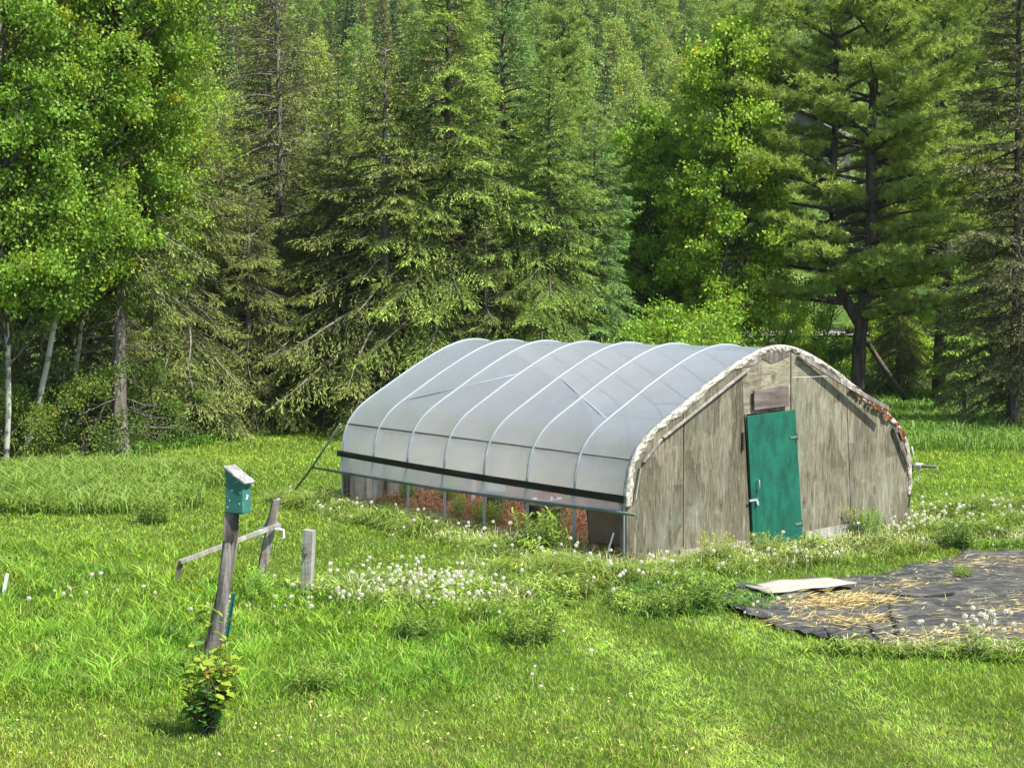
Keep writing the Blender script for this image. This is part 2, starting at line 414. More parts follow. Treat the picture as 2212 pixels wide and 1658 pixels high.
def spruce(seed, H, Rd, base=1.5, nbr=150, dens=1.0, sl=.15, sw=.027, droop=.35, tip=(1.5, 1.5, 1.1), sparse=0.0, dead=25, trunk_r=.17, lod=1.0, power=.8, crookd=0.05):
    r = np.random.default_rng(seed)
    P = []; A = []; BT = []; T = []; paths = []
    tz = np.linspace(0, H, 12); tr = trunk_r * (1 - tz / H) ** .8 + .012
    tp = np.stack([np.sin(tz * .5 + seed) * crookd, np.cos(tz * .4 + seed) * crookd, tz], 1); tp[:, :2] -= tp[0, :2]
    paths.append((tp, tr * (1 + .35 * np.exp(-tz * 2.5))))
    ph = r.uniform(0, 6, 4)
    for i in range(nbr):
        u = (i + r.uniform(0, 1)) / nbr
        z = base + (H - base) * u ** .92
        f = (H - z) / (H - base)
        az = i * 2.39996 + r.normal() * .35
        lob = 1 + .22 * np.sin(2 * az + ph[0] + z * .7) + .16 * np.sin(3 * az + ph[1] - z * 1.1)
        Lb = (Rd * f ** power * lob * r.uniform(.62, 1.12) + .14) * (.72 + .28 * min(1, (1 - f) * 6))
        if r.uniform() < sparse: Lb *= .35
        up = .55 - .8 * f + r.normal() * .1; dr = droop * (.4 + f)
        n = 8; t = np.linspace(0, 1, n)
        dirh = np.array([math.cos(az), math.sin(az), 0]); side = np.array([-math.sin(az), math.cos(az), 0])
        bend = r.normal() * .12; tone = r.uniform(.75, 1.3)
        c0 = np.array([np.interp(z, tz, tp[:, 0]), np.interp(z, tz, tp[:, 1]), z])
        pts = c0 + np.outer(Lb * t, dirh) + np.outer(bend * Lb * t * t, side)
        pts[:, 2] += Lb * (up * t - dr * t * t * 1.6 + .28 * dr * t ** 4 * 2)
        paths.append((pts, np.linspace(.012 + .014 * Lb, .005, n)))
        nl = max(3, int(Lb * 10 * dens))
        tl = np.sort(r.uniform(.16, 1, nl)); tl[-1] = 1
        for sgn in (-1, 1):
            for q in tl:
                p0 = np.array([np.interp(q, t, pts[:, k]) for k in range(3)])
                k = min(n - 2, int(q * (n - 1))); bd = pts[k + 1] - pts[k]; bd = bd / (np.linalg.norm(bd) + 1e-9)
                ll = (.46 * Lb * (1 - q) ** .75 + .2) * r.uniform(.6, 1.15)
                ld = bd * r.uniform(.45, .8) + side * sgn * r.uniform(.5, .85) + np.array([0, 0, -.12 - .25 * droop]) + r.normal(size=3) * .1
                if q == 1: ld = bd + side * sgn * .3
                ld /= np.linalg.norm(ld)
                ns = max(2, int(ll / (.038 * lod) * dens)); s = (np.arange(ns) + r.uniform(0, 1, ns)) / ns * ll
                pp = p0 + s[:, None] * ld; pp[:, 2] -= droop * .9 * s ** 2
                aa = ld * .9 + r.normal(size=(ns, 3)) * .42; aa[:, 2] -= .08 + .6 * droop * r.uniform(0, 1, ns) ** 1.5
                P.append(pp); A.append(aa); T.append(q + (1 - q) * s / max(ll, .1) * .9); BT.append(np.full(ns, tone))
    # dead bare lower limbs
    for i in range(dead):
        z = r.uniform(.5, base + 1.2); az = r.uniform(0, 6.28); Lb = r.uniform(.5, Rd * .8)
        d = np.array([math.cos(az), math.sin(az), r.uniform(-.35, .1)]); t = np.linspace(0, 1, 4)[:, None]
        pts = np.array([0, 0, z]) + d * Lb * t + r.normal(size=(4, 3)) * .06 * t
        paths.append((pts, np.linspace(.016, .004, 4)))
        for k in range(3):
            q = r.uniform(.3, .9); p0 = np.array([0, 0, z]) + d * Lb * q; e = nrm(d + r.normal(size=3) * .6) * Lb * .35
            paths.append((np.array([p0, p0 + e * .5, p0 + e]), [.007, .005, .003]))
    P = np.concatenate(P); A = nrm(np.concatenate(A)); T = np.clip(np.concatenate(T), 0, 1); n = len(P); BT = np.concatenate(BT)
    up = np.tile([0, 0, 1.], (n, 1)); Wd = nrm(np.cross(A, up + r.normal(size=(n, 3)) * .6))
    V, Fc = diamonds(P, A, Wd, sl * lod * r.uniform(.6, 1.3, n), sw * lod * r.uniform(.7, 1.3, n))
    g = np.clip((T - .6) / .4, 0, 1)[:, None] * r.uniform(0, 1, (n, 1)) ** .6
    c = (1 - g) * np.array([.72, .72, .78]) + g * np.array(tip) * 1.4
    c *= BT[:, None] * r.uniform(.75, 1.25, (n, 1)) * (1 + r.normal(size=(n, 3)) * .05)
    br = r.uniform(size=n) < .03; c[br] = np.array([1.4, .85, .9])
    return (V, Fc, np.clip(c, 0.05, 3)), tubes_np(paths, 6 if lod < 1.5 else 4)

def pine(seed, H, Rd, base=3.0, stems=((0, 0, 0),), nbr=70, need=.17, nw=.022, tufts=1.0, upb=.12, power=.45):
    r = np.random.default_rng(seed); P = []; D = []; paths = []
    for si, (sx, sy, zf) in enumerate(stems):
        tz = np.linspace(0 if si == 0 else zf, H * (1 - .08 * si), 14)
        q = np.clip((tz - zf) / 2.2, 0, 1) if zf else np.zeros(14)
        tp = np.stack([sx * q ** .6 + .08 * np.sin(tz * .6 + si), sy * q + .08 * np.cos(tz * .5), tz], 1)
        if si == 0: tp[:, :2] -= tp[0, :2]
        rr = (.23 if si == 0 else .15) * (1 - (tz - tz[0] * .6) / H) ** .7 + .02
        paths.append((tp, rr))
        nb = int(nbr / len(stems))
        for i in range(nb):
            z = base + (H * .99 - base) * ((i // 4 * 4 + 1.5 + r.normal() * .6) / nb)
            if z < zf + .5 and si: continue
            f = np.clip((H - z) / (H - base), 0, 1)
            Lb = Rd * (f ** power) * (.6 + .5 * r.uniform()) * (.8 + .2 * min(1, (1 - f) * 4)) + .3
            az = i * 2.39996 + r.normal() * .5 + si
            d = np.array([math.cos(az), math.sin(az), 0]); side = np.array([-d[1], d[0], 0])
            n = 7; t = np.linspace(0, 1, n)
            c0 = np.array([np.interp(z, tz, tp[:, 0]), np.interp(z, tz, tp[:, 1]), z])
            pts = c0 + np.outer(Lb * t, d) + np.outer(Lb * r.normal() * .15 * t ** 2, side)
            pts[:, 2] += Lb * (r.normal() * .07 - .05 + upb * t + (.5 * (1 - f) ** 1.5) * t)
            paths.append((pts, np.linspace(.02 + .016 * Lb, .01, n)))
            nsec = int(6 + Lb * 7)
            for k in range(nsec):
                q = r.uniform(.28, 1); p0 = np.array([np.interp(q, t, pts[:, a]) for a in range(3)])
                sg = r.choice([-1, 1]); ll = (.36 * Lb * (1 - q) + .3) * r.uniform(.6, 1.2)
                ld = d * r.uniform(.4, .9) + side * sg * r.uniform(.3, .9) + np.array([0, 0, r.uniform(.0, .35)]); ld /= np.linalg.norm(ld)
                paths.append((np.array([p0, p0 + ld * ll * .6, p0 + ld * ll]), [.012, .008, .004]))
                m = max(3, int(ll * 16 * tufts)); s = r.uniform(.25, 1, m) ** .8 * ll
                P.append(p0 + s[:, None] * ld + r.normal(size=(m, 3)) * np.array([.09, .09, .05])); D.append(np.tile(ld * .6 + np.array([0, 0, .35]), (m, 1)) + r.normal(size=(m, 3)) * .25)
    P = np.concatenate(P); D = nrm(np.concatenate(D)); m = len(P); K = 11
    tc = r.uniform(.75, 1.25, (m, 1)) * np.where(r.uniform(size=(m, 1)) < .25, 1.25, 1)
    P2 = np.repeat(P, K, 0); A = nrm(np.repeat(D, K, 0) * .75 + rnd_unit(m * K, r) * .85)
    V, Fc = diamonds(P2, A, perp(A, r), need * r.uniform(.7, 1.2, m * K), nw * r.uniform(.8, 1.3, m * K))
    c = np.repeat(tc, K, 0) * np.array([1.08, 1.05, .85]) * r.uniform(.85, 1.15, (m * K, 1))
    return (V, Fc, c), tubes_np(paths, 6)

def broadleaf(seed, H, Rd, base=3.0, ncl=80, leaves=500, ls=.085, lean=(0, 0), stems=1, cr=.75, trunk_r=.14, droop=.3, yellow=.06, shape=1.0, limb_vis=.02, pointy=False):
    r = np.random.default_rng(seed); paths = []; P = []; C = []
    sp = []
    for s in range(stems):
        tz = np.linspace(0, H * .93, 12); q = tz / H
        ox, oy = (0, 0) if s == 0 else (r.normal() * .9, r.normal() * .9)
        tp = np.stack([lean[0] * q + ox * q ** .7 + .1 * np.sin(tz * .7 + s * 2), lean[1] * q + oy * q ** .7 + .1 * np.cos(tz * .6 + s), tz], 1)
        tp[:, :2] -= tp[0, :2]; tp[:, :2] += (0 if s == 0 else .18 * (s * 2 - 3))
        paths.append((tp, trunk_r * (.8 if s else 1) * (1 - q) ** .7 + .015)); sp.append((tz, tp))
    for k in range(ncl):
        f = (k + r.uniform()) / ncl; z = base + (H - base) * f
        prof = (np.sin(np.pi * min(1, (f * .82 + .15))) ** .6) * shape if not pointy else (1 - f) ** .55 * (.75 + .25 * min(1, f * 5))
        az = k * 2.39996 + r.normal() * .5; rad = Rd * prof * math.sqrt(r.uniform(.12, 1))
        tz, tp = sp[k % stems]
        cx = np.interp(z, tz, tp[:, 0]); cy = np.interp(z, tz, tp[:, 1])
        c = np.array([cx + rad * math.cos(az), cy + rad * math.sin(az), z])
        z0 = max(base * .5, z - rad * r.uniform(.5, 1.0) - .4)
        s0 = np.array([np.interp(z0, tz, tp[:, 0]), np.interp(z0, tz, tp[:, 1]), z0])
        t = np.linspace(0, 1, 6)[:, None]; mid = (s0 + c) / 2 + r.normal(size=3) * .15 + np.array([0, 0, .1])
        pts = s0 * (1 - t) ** 2 + 2 * mid * t * (1 - t) + c * t * t
        paths.append((pts, np.linspace(limb_vis + .012 * rad, .006, 6)))
        nsub = 9; rc = cr * r.uniform(.6, 1.25)
        sub = c + r.normal(size=(nsub, 3)) * rc * np.array([.55, .55, .38])
        for sc in sub:
            n = max(6, int(leaves / nsub * r.uniform(.5, 1.4)))
            paths.append((np.array([c, (c + sc) / 2 + r.normal(size=3) * .05, sc]), [.008, .006, .003]))
            o = r.normal(size=(n, 3)) * rc * .27 * np.array([1, 1, .75]); o[:, 2] -= droop * (o[:, 0] ** 2 + o[:, 1] ** 2)
            P.append(sc + o); cc = r.uniform(.8, 1.2) * np.array([1, 1, 1.])
            if r.uniform() < yellow: cc = cc * np.array([1.7, 1.12, .7])
            C.append(np.tile(cc, (n, 1)))
    P = np.concatenate(P); C = np.concatenate(C); n = len(P)
    A = nrm(r.normal(size=(n, 3)) * .6 + np.array([0, 0, -.55])); Wd = perp(A, r)
    V, Fc = diamonds(P, A, Wd, ls * r.uniform(.65, 1.3, n), ls * .72 * r.uniform(.7, 1.2, n))
    C = C * r.uniform(.7, 1.3, (n, 1)) * (1 + r.normal(size=(n, 3)) * .06)
    return (V, Fc, np.clip(C, .05, 3)), tubes_np(paths, 6)

PROTO = {}
def proto(key, gen, leafmat, barkmat, limbs=None):
    (V, Fc, C), (TV, TF) = gen
    a = npmesh(key + '_crown', V, Fc, C); a.materials.append(M[leafmat])
    b = npmesh(key + '_trunk', TV, TF, smooth=True); b.materials.append(M[barkmat])
    if limbs is not None:
        b.materials.append(M['bark']); mi = np.ones(len(TF), np.int32); mi[:limbs * 66] = 0; b.polygons.foreach_set('material_index', mi)
    PROTO[key] = (a, b)
def plant_tree(key, x, y, name, label, cat='tree', group=None, rz=None, sc=1.0, sz=None, tilt=0, parts=('trunk', 'crown'), kind=None):
    a, b = PROTO[key]
    e = empty(name, (x, y, g1(x, y) - .05), rz if rz is not None else random.uniform(0, 6.28))
    e.scale = (sc, sc, sz or sc)
    if tilt: e.rotation_euler = (0, tilt, 0) if rz is None else (0, tilt, rz)
    for nm, me in ((parts[0], b), (parts[1], a)):
        o = bpy.data.objects.new(nm, me); COL.objects.link(o); o.parent = e
    return tag(e, label, cat, group)
def plant_single(key, x, y, name, label, cat, group, rz, sc, sz):
    """a far tree too small to show its parts: one mesh with two materials"""
    o = bpy.data.objects.new(name, PROTO[key][2]); COL.objects.link(o)
    o.location = (x, y, g1(x, y) - .3); o.rotation_euler = (0, 0, rz); o.scale = (sc, sc, sz)
    return tag(o, label, cat, group)
def proto_far(key, gen, leafmat, barkmat):
    (V, Fc, C), (TV, TF) = gen
    n = len(V); me = npmesh(key, np.concatenate([V, TV]), np.concatenate([Fc, TF + n]), np.concatenate([C, np.ones((len(TF), 3))]))
    me.materials.append(M[leafmat]); me.materials.append(M[barkmat])
    me.polygons.foreach_set('material_index', np.concatenate([np.zeros(len(Fc), np.int32), np.ones(len(TF), np.int32)]))
    PROTO[key] = (None, None, me)

# ------------------------------------------------------------------ near trees
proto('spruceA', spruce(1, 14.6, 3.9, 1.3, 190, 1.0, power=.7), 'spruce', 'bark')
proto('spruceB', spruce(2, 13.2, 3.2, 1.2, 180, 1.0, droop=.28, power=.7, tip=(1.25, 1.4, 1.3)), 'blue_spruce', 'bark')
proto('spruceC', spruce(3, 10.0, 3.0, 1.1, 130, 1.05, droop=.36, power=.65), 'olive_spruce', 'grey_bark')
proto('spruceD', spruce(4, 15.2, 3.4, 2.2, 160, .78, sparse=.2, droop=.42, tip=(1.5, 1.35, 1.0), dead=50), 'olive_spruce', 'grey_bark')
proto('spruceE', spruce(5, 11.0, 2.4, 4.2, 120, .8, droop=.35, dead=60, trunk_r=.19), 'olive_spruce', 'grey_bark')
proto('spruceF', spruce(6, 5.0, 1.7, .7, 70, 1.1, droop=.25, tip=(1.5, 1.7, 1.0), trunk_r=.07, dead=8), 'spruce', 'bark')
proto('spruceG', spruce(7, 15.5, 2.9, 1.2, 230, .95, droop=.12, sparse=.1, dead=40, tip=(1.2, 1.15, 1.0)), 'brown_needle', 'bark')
proto('pineA', pine(21, 17.0, 4.6, 3.4, ((0.45, 0, 3.6), (-.75, .2, 3.4)), 150), 'pine', 'bark')
proto('pineB', pine(22, 15.5, 3.7, 4.2, ((0, 0, 0),), 80), 'pine', 'bark')
proto('pineC', pine(23, 15.0, 2.2, 3.0, ((0, 0, 0),), 90, power=.7, upb=.35), 'yellow_pine', 'bark')
proto('birchA', broadleaf(31, 16.5, 2.3, 3.6, 170, 560, .092, yellow=.04, cr=.62, trunk_r=.055), 'birch_leaf', 'pale_bark', 1)
proto('birchB', broadleaf(32, 14.0, 2.1, 4.6, 130, 560, .092, lean=(3.2, .5), yellow=.06, cr=.6, trunk_r=.055), 'birch_leaf', 'pale_bark', 1)
proto('mapleA', broadleaf(33, 12.4, 1.8, 3.2, 105, 430, .125, stems=3, droop=.8, yellow=.05, trunk_r=.1, cr=.55), 'maple_leaf', 'bark')
proto('bushA', broadleaf(34, 3.4, 1.7, .4, 34, 420, .09, stems=3, cr=.5, trunk_r=.035, limb_vis=.008), 'maple_leaf', 'bark')
proto('bushB', broadleaf(35, 2.4, 1.4, .3, 26, 380, .07, stems=3, cr=.45, trunk_r=.03, limb_vis=.007), 'shade_leaf', 'bark')

T = plant_tree
def near(key, xp, y, name, label, cat='tree', **k): return T(key, px(xp, y), y, name, label, cat, **k)
near('birchA', 8, 32.5, 'birch_tree', 'tall birch with a whitish trunk at the left edge of the photo', rz=.3)
near('birchA', 150, 37.5, 'birch_tree', 'tall leafy green tree filling the upper left corner behind the white trunk', rz=2.2, sc=1.02)
near('birchB', 40, 33.4, 'birch_tree', 'slender pale trunk leaning right under bright green leaves at far left', rz=0)
near('birchA', 268, 40.5, 'birch_tree', 'leafy green tree whose crown borders the sparse spruces on the left', rz=4.0, sc=.98)
near('birchB', -180, 35, 'birch_tree', 'leafy tree mostly cut off by the left edge of the photo', rz=.5)
near('birchB', 120, 36, 'birch_tree', 'bright green low crowned tree over the grey spruce trunk at left', rz=-.3, sc=.82)
near('spruceE', 256, 35.6, 'spruce_tree', 'olive spruce with a thick bare grey lower trunk at the left lawn edge', rz=1)
near('spruceC', 400, 41.3, 'spruce_tree', 'olive spruce with a dark trunk just right of the thick grey trunk', rz=2, sc=.95)
near('spruceC', 488, 44.5, 'spruce_tree', 'olive drooping spruce between the left lawn bend and the sparse tall spruce', rz=3, sc=.92)
near('spruceA', 440, 50, 'spruce_tree', 'green spruce behind the olive spruces near the birches', rz=1.7, sc=.72)
near('spruceA', 735, 49, 'spruce_tree', 'green spruce between the sparse tall spruce and the bushy olive one', rz=2.9, sc=.78)
near('spruceC', 540, 42.6, 'spruce_tree', 'low olive spruce left of the young thin stemmed spruce', rz=.5, sc=.72)
near('spruceA', 1365, 51, 'spruce_tree', 'green spruce behind the lower bright broadleaf tree', rz=5.1, sc=.75)
near('spruceD', 603, 45.5, 'spruce_tree', 'tall sparse spruce with its grey trunk showing high up left of centre', rz=.4)
near('spruceG', 586, 52, 'spruce_tree', 'dark narrow spruce tip behind the sparse tall spruce', rz=1.3, sc=1.03)
near('spruceC', 705, 44.2, 'spruce_tree', 'olive spruce right behind the rear end of the greenhouse', rz=5, sc=.9)
near('spruceF', 612, 42.8, 'young_spruce', 'young spruce with a thin pale stem at the back lawn edge', rz=2, sc=.72)
near('spruceC', 838, 43.0, 'spruce_tree', 'bushy olive spruce left of the biggest central spruce', rz=.9, sc=1.12)
near('spruceA', 972, 43.5, 'spruce_tree', 'biggest central spruce with bright drooping tips behind the greenhouse ridge', rz=.2)
near('spruceB', 1088, 46, 'spruce_tree', 'tall blue green spruce just right of the biggest central spruce', rz=2.5, sc=1.04)
near('spruceA', 1185, 43.0, 'spruce_tree', 'shorter bright tipped spruce behind the middle of the greenhouse ridge', rz=4.1, sc=.74)
near('spruceC', 1045, 42.0, 'spruce_tree', 'low olive spruce in front of the two tall central spruces', rz=4.7, sc=.62)
near('spruceB', 1285, 44.5, 'spruce_tree', 'small blue green spruce left of the bright broadleaf tree', rz=.6, sc=.7)
near('pineC', 1215, 57, 'pine_tree', 'yellow green fuzzy pine rising behind the blue green spruces', rz=1)
near('pineC', 1300, 60, 'pine_tree', 'shorter yellow green pine behind the bright broadleaf tree', rz=3, sc=.72)
near('mapleA', 1560, 47.5, 'broadleaf_tree', 'bright green broadleaf tree with dark slim trunks behind the roof', rz=.2, sc=1.03)
near('mapleA', 1425, 49.5, 'broadleaf_tree', 'lower bright green broadleaf tree on the left of the taller one', rz=3.3, sc=.82)
near('bushA', 1430, 41.5, 'shrub', 'olive green rounded shrub just above the roof ridge', cat='shrub', rz=1, sc=1.08)
near('bushA', 1525, 44.5, 'shrub', 'bright leafy shrub at the foot of the bright broadleaf tree', cat='shrub', rz=4, sc=1.0)
near('pineA', 1850, 47.5, 'pine_tree', 'large forked pine with dark double trunk above the plywood gable', rz=0)
near('pineB', 2028, 53.5, 'pine_tree', 'tall pine with a dark straight trunk right of the forked pine', rz=1.1)
near('pineB', 1598, 64, 'pine_tree', 'pine in shade between the bright broadleaf tree and the forked pine', rz=2.6, sc=.98)
near('pineA', 2120, 62, 'pine_tree', 'dark pine behind the right edge spruce', rz=2, sc=.95)
near('spruceG', 2190, 43, 'spruce_tree', 'brownish dark spruce at the right edge of the photo', rz=.8, sc=1.05)
near('spruceF', 2085, 49, 'young_spruce', 'fresh green low spruce at the foot of the right hand pines', rz=3.9, sc=.95)
near('spruceF', 2200, 45, 'young_spruce', 'small spruce low at the right edge beside the tall grass', rz=1.9, sc=.8)
near('bushB', 130, 34.6, 'shrub', 'small leafy bush among trunks left of the thick grey trunk', cat='shrub', rz=0)
near('bushB', 330, 38.6, 'shrub', 'leafy bush right of the thick grey spruce trunk', cat='shrub', rz=2, sc=.9)
near('bushB', 30, 33.6, 'shrub', 'leafy bush at the foot of the white birch trunk', cat='shrub', rz=4, sc=.8)
near('bushA', 1905, 60, 'shrub', 'sunlit bush between the forked pine and the straight pine', cat='shrub', rz=.4, sc=.9)
near('bushA', 1985, 64, 'shrub', 'sunlit bush beyond the straight pine trunk', cat='shrub', rz=1.4, sc=.85)
near('bushB', 505, 43.6, 'shrub', 'small bush below the olive drooping spruce', cat='shrub', rz=1.4, sc=.8)

near('bushA', 1760, 66, 'shrub', 'shaded bush behind the roof peak of the gable', cat='shrub', rz=2.4, sc=1.0)
near('bushA', 1655, 58, 'shrub', 'dim bush under the bright broadleaf tree by the roof peak', cat='shrub', rz=.9, sc=.9)
near('spruceC', 95, 36.5, 'spruce_tree', 'low dark spruce behind the white birch trunks at far left', rz=1.5, sc=.62)
near('spruceC', 190, 38.2, 'spruce_tree', 'low dark spruce just left of the thick grey spruce trunk', rz=4.2, sc=.6)
near('spruceC', 320, 40.2, 'spruce_tree', 'low dark spruce between the thick grey trunk and the dark one', rz=5.4, sc=.55)
near('spruceC', 1940, 55.5, 'spruce_tree', 'dim low spruce between the forked pine and the straight pine', rz=2.4, sc=.55)
near('spruceC', 2130, 52.5, 'spruce_tree', 'dim low spruce behind the tall meadow grass at far right', rz=3.6, sc=.6)
# leaning dead trunk under the pines
b = MB(); y0 = 50
b.tube([(px(1958, y0), y0, .6), (px(1905, y0), y0 + .3, 1.9), (px(1855, y0), y0 + .6, 3.2), (px(1815, y0), y0 + .8, 4.3)], [.1, .09, .075, .05], 7)
tag(b.build('dead_trunk', 'bark'), 'dark dead trunk leaning against the forked pine', 'dead trunk')
# pale bare branches in the crowns
for (xp, yp, d, q, lab) in ((880, 520, 0, 0, 0),): pass

# ------------------------------------------------------------------ middle row and the wooded hill
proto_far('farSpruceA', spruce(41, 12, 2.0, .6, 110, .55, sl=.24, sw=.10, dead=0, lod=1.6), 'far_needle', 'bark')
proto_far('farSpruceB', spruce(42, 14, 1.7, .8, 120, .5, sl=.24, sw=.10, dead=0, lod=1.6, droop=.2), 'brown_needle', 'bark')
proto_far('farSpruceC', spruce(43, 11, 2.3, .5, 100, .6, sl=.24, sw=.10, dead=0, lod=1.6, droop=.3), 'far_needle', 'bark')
proto_far('farLeafA', broadleaf(44, 11, 2.4, 1.5, 60, 110, .24, cr=.8, limb_vis=.02), 'far_leaf', 'grey_bark')
proto_far('farLeafB', broadleaf(45, 13, 2.2, 2.0, 70, 110, .24, cr=.75, limb_vis=.02), 'far_leaf', 'grey_bark')
proto_far('farLeafC', broadleaf(46, 9, 2.6, .8, 55, 120, .24, cr=.85, limb_vis=.02), 'far_leaf', 'grey_bark')
KN = {'S': ('far_spruce', 'spruce', ['farSpruceA', 'farSpruceC']), 'B': ('far_spruce', 'spruce', ['farSpruceB']), 'L': ('far_broadleaf_tree', 'broadleaf tree', ['farLeafA', 'farLeafB', 'farLeafC'])}
def far_tree(k, x, y, sc, label, group):
    nm, cat, ks = KN[k]; key = random.choice(ks)
    plant_single(key, x, y, nm, label, cat, group, random.uniform(0, 6.28), sc * random.uniform(.92, 1.08), sc * random.uniform(.9, 1.15))
for row, (yy, n) in enumerate(((56, 16), (64, 17), (72, 16))):
    for i in range(n):
        xp = -60 + (2330) * (i + random.uniform(.2, .8)) / n; y = yy + random.uniform(-2.5, 2.5)
        if xp > 1620 and row == 0 and random.random() < .8: continue
        if 1600 < xp < 1840: continue
        if xp > 1600 and random.random() < .45: continue
        k = random.choice('SSLL' if xp > 700 else 'SSBL')
        x = px(xp, y)
        far_tree(k, x, y, random.uniform(.5, .74), {'S': 'green spruce half hidden behind the front trees', 'B': 'brownish spruce half hidden behind the front trees', 'L': 'light green broadleaf tree half hidden behind the front trees'}[k], {'S': 'spruces behind the front trees', 'B': 'brownish spruces behind the front trees', 'L': 'broadleaf trees behind the front trees'}[k])
HT = []; y = 84.0
while y < 262:
    half_w = 1250 / 3190 * y; step = 3.0 + (y - 84) * .008
    x = -half_w + random.uniform(0, step)
    while x < half_w:
        yy = y + random.uniform(-1.6, 1.6); xp = x / yy * 3190 + 1106
        if not ((abs(xp - 1712) < 130 and 84 < yy < 103) or (abs(x - px(1712, 104)) < 7 and 97 < yy < 111)):
            brown = (250 < xp < 600 and y > 120)
            k = random.choice('BBBSL') if brown else random.choice('SLLSB' if xp < 1000 else 'SLLLS')
            if y > 190 and random.random() < .35: k = 'S'
            HT.append((yy, x, k, random.uniform(.5, .76)))
        x += step * random.uniform(.75, 1.25)
    y += 4.6 + (y - 84) * .024
HT.sort(); used = {'S': 0, 'B': 0, 'L': 0}; rest = {'S': [], 'B': [], 'L': []}
for yy, x, k, sc in HT:
    used[k] += 1
    if used[k] <= 260:
        far_tree(k, x, yy, sc, {'S': 'small dark green spruce on the wooded hill', 'B': 'narrow brownish spruce on the wooded hill', 'L': 'pale green broadleaf tree on the wooded hill'}[k], {'S': 'spruces on the wooded hill', 'B': 'brownish spruces on the wooded hill', 'L': 'broadleaf trees on the wooded hill'}[k])
    else: rest[k].append((x, yy, sc))
print('hill trees', used)
LOW = {'S': (spruce(61, 12, 2.0, .6, 60, .4, sl=.42, sw=.17, dead=0, lod=2.6), 'far_needle', 'distant_spruce_wood', 'farthest dark green spruces covering the top of the hill'),
       'B': (spruce(62, 14, 1.7, .8, 60, .4, sl=.42, sw=.17, dead=0, lod=2.6), 'brown_needle', 'distant_brown_wood', 'farthest brownish spruces covering the top of the hill'),
       'L': (broadleaf(63, 11, 2.4, 1.2, 34, 44, .42, cr=.8), 'far_leaf', 'distant_broadleaf_wood', 'farthest pale green broadleaf trees covering the top of the hill')}
for k, pts in rest.items():
    if not pts: continue
    (V0, F0, C0), (TV0, TF0) = LOW[k][0]; Vs, Fs, Cs = [], [], []; off = 0; r = np.random.default_rng(9)
    for x, yy, sc in pts:
        a = r.uniform(0, 6.28); c_, s_ = math.cos(a), math.sin(a); Q = np.concatenate([V0, TV0]) * sc
        Q = np.stack([Q[:, 0] * c_ - Q[:, 1] * s_ + x, Q[:, 0] * s_ + Q[:, 1] * c_ + yy, Q[:, 2] * r.uniform(.9, 1.2) + g1(x, yy) - .3], 1)
        Vs.append(Q); Fs.append(np.concatenate([F0, TF0 + len(V0)]) + off); off += len(Q)
        Cs.append(np.concatenate([C0, np.full((len(TF0), 3), .3)]) * r.uniform(.7, 1.3) * np.array([r.uniform(.85, 1.15), 1, 1]))
    tag(link(LOW[k][2], npmesh(LOW[k][2], np.concatenate(Vs), np.concatenate(Fs), np.concatenate(Cs)), LOW[k][1]), LOW[k][3], 'wood', kind='stuff')

# ------------------------------------------------------------------ distant house
def house():
    hx, hy = px(1705, 104), 104; hz = g1(hx, hy)
    h = empty('house', (hx, hy, hz - .9), R(-12)); tag(h, 'distant house with a pale grey metal roof glimpsed through the pines', 'house')
    b = MB(); b.prism([(-4, 0), (4, 0), (4, 3.4), (0, 5.6), (-4, 3.4)], -3, 3); b.build('wall', 'wall_dark', h)
    b = MB()
    for s in (-1, 1): b.bar((s * 4.4, 0, 3.26), (0, 0, 5.72), .12, 7.0, up=(-s * .48, 0, .88))
    b.build('roof', 'roof', h)
    b = MB()
    for s in (-1, 1): b.bar((s * 4.45, -3.55, 3.2), (0, -3.55, 5.68), .22, .08, up=(-s * .48, 0, .88))
    b.build('roof_trim', 'white_paint', h)
    for s in (-1.8, 1.8):
        b = MB(); b.box((s, -3.03, 1.9), (1.1, .08, 1.2)); b.build('window', 'black_metal', h)
house()

# ------------------------------------------------------------------ greenhouse
def at(xp, yp, z=0.0):
    """where the ray of a picture point meets height z"""
    u = (xp - 1106) / 3190; v = -(yp - 829) / 3190
    d = Vector((u, math.cos(PITCH) + v * math.sin(PITCH), -math.sin(PITCH) + v * math.cos(PITCH)))
    t = (z - CAMH) / d.z; return Vector((0, 0, CAMH)) + d * t
GX, GY, GR = 1.562, 20.122, R(34.4)
GW, GL, BAY = 5.78, 8.26, 1.18
def gl(x, y, z=0):
    return Vector((GX + x * math.cos(GR) - y * math.sin(GR), GY + x * math.sin(GR) + y * math.cos(GR), z))
def to_local(x, y):
    dx = x - GX; dy = y - GY
    return dx * math.cos(GR) + dy * math.sin(GR), -dx * math.sin(GR) + dy * math.cos(GR)
half = [(0, 0), (0, .45), (0, .9), (.025, 1.15), (.09, 1.38), (.20, 1.57), (.36, 1.74), (.6, 1.91), (.95, 2.12), (1.4, 2.39), (1.9, 2.66), (2.25, 2.82), (2.5, 2.905), (2.7, 2.95), (2.89, 2.965)]
ctrl = half + [(GW - x, z) for x, z in half[::-1][1:]]
def smooth_profile(c, n=4):
    c = np.array(c, float); o = []
    for i in range(len(c) - 1):
        p0 = c[max(i - 1, 0)]; p1 = c[i]; p2 = c[i + 1]; p3 = c[min(i + 2, len(c) - 1)]
        for k in range(n):
            t = k / n; o.append(.5 * (2 * p1 + (p2 - p0) * t + (2 * p0 - 5 * p1 + 4 * p2 - p3) * t * t + (3 * p1 - p0 - 3 * p2 + p3) * t ** 3))
    o.append(c[-1]); return np.array(o)
PR = smooth_profile(ctrl)
tg = np.gradient(PR, axis=0); NO = nrm(np.stack([-tg[:, 1], tg[:, 0]], 1))      # outward normals
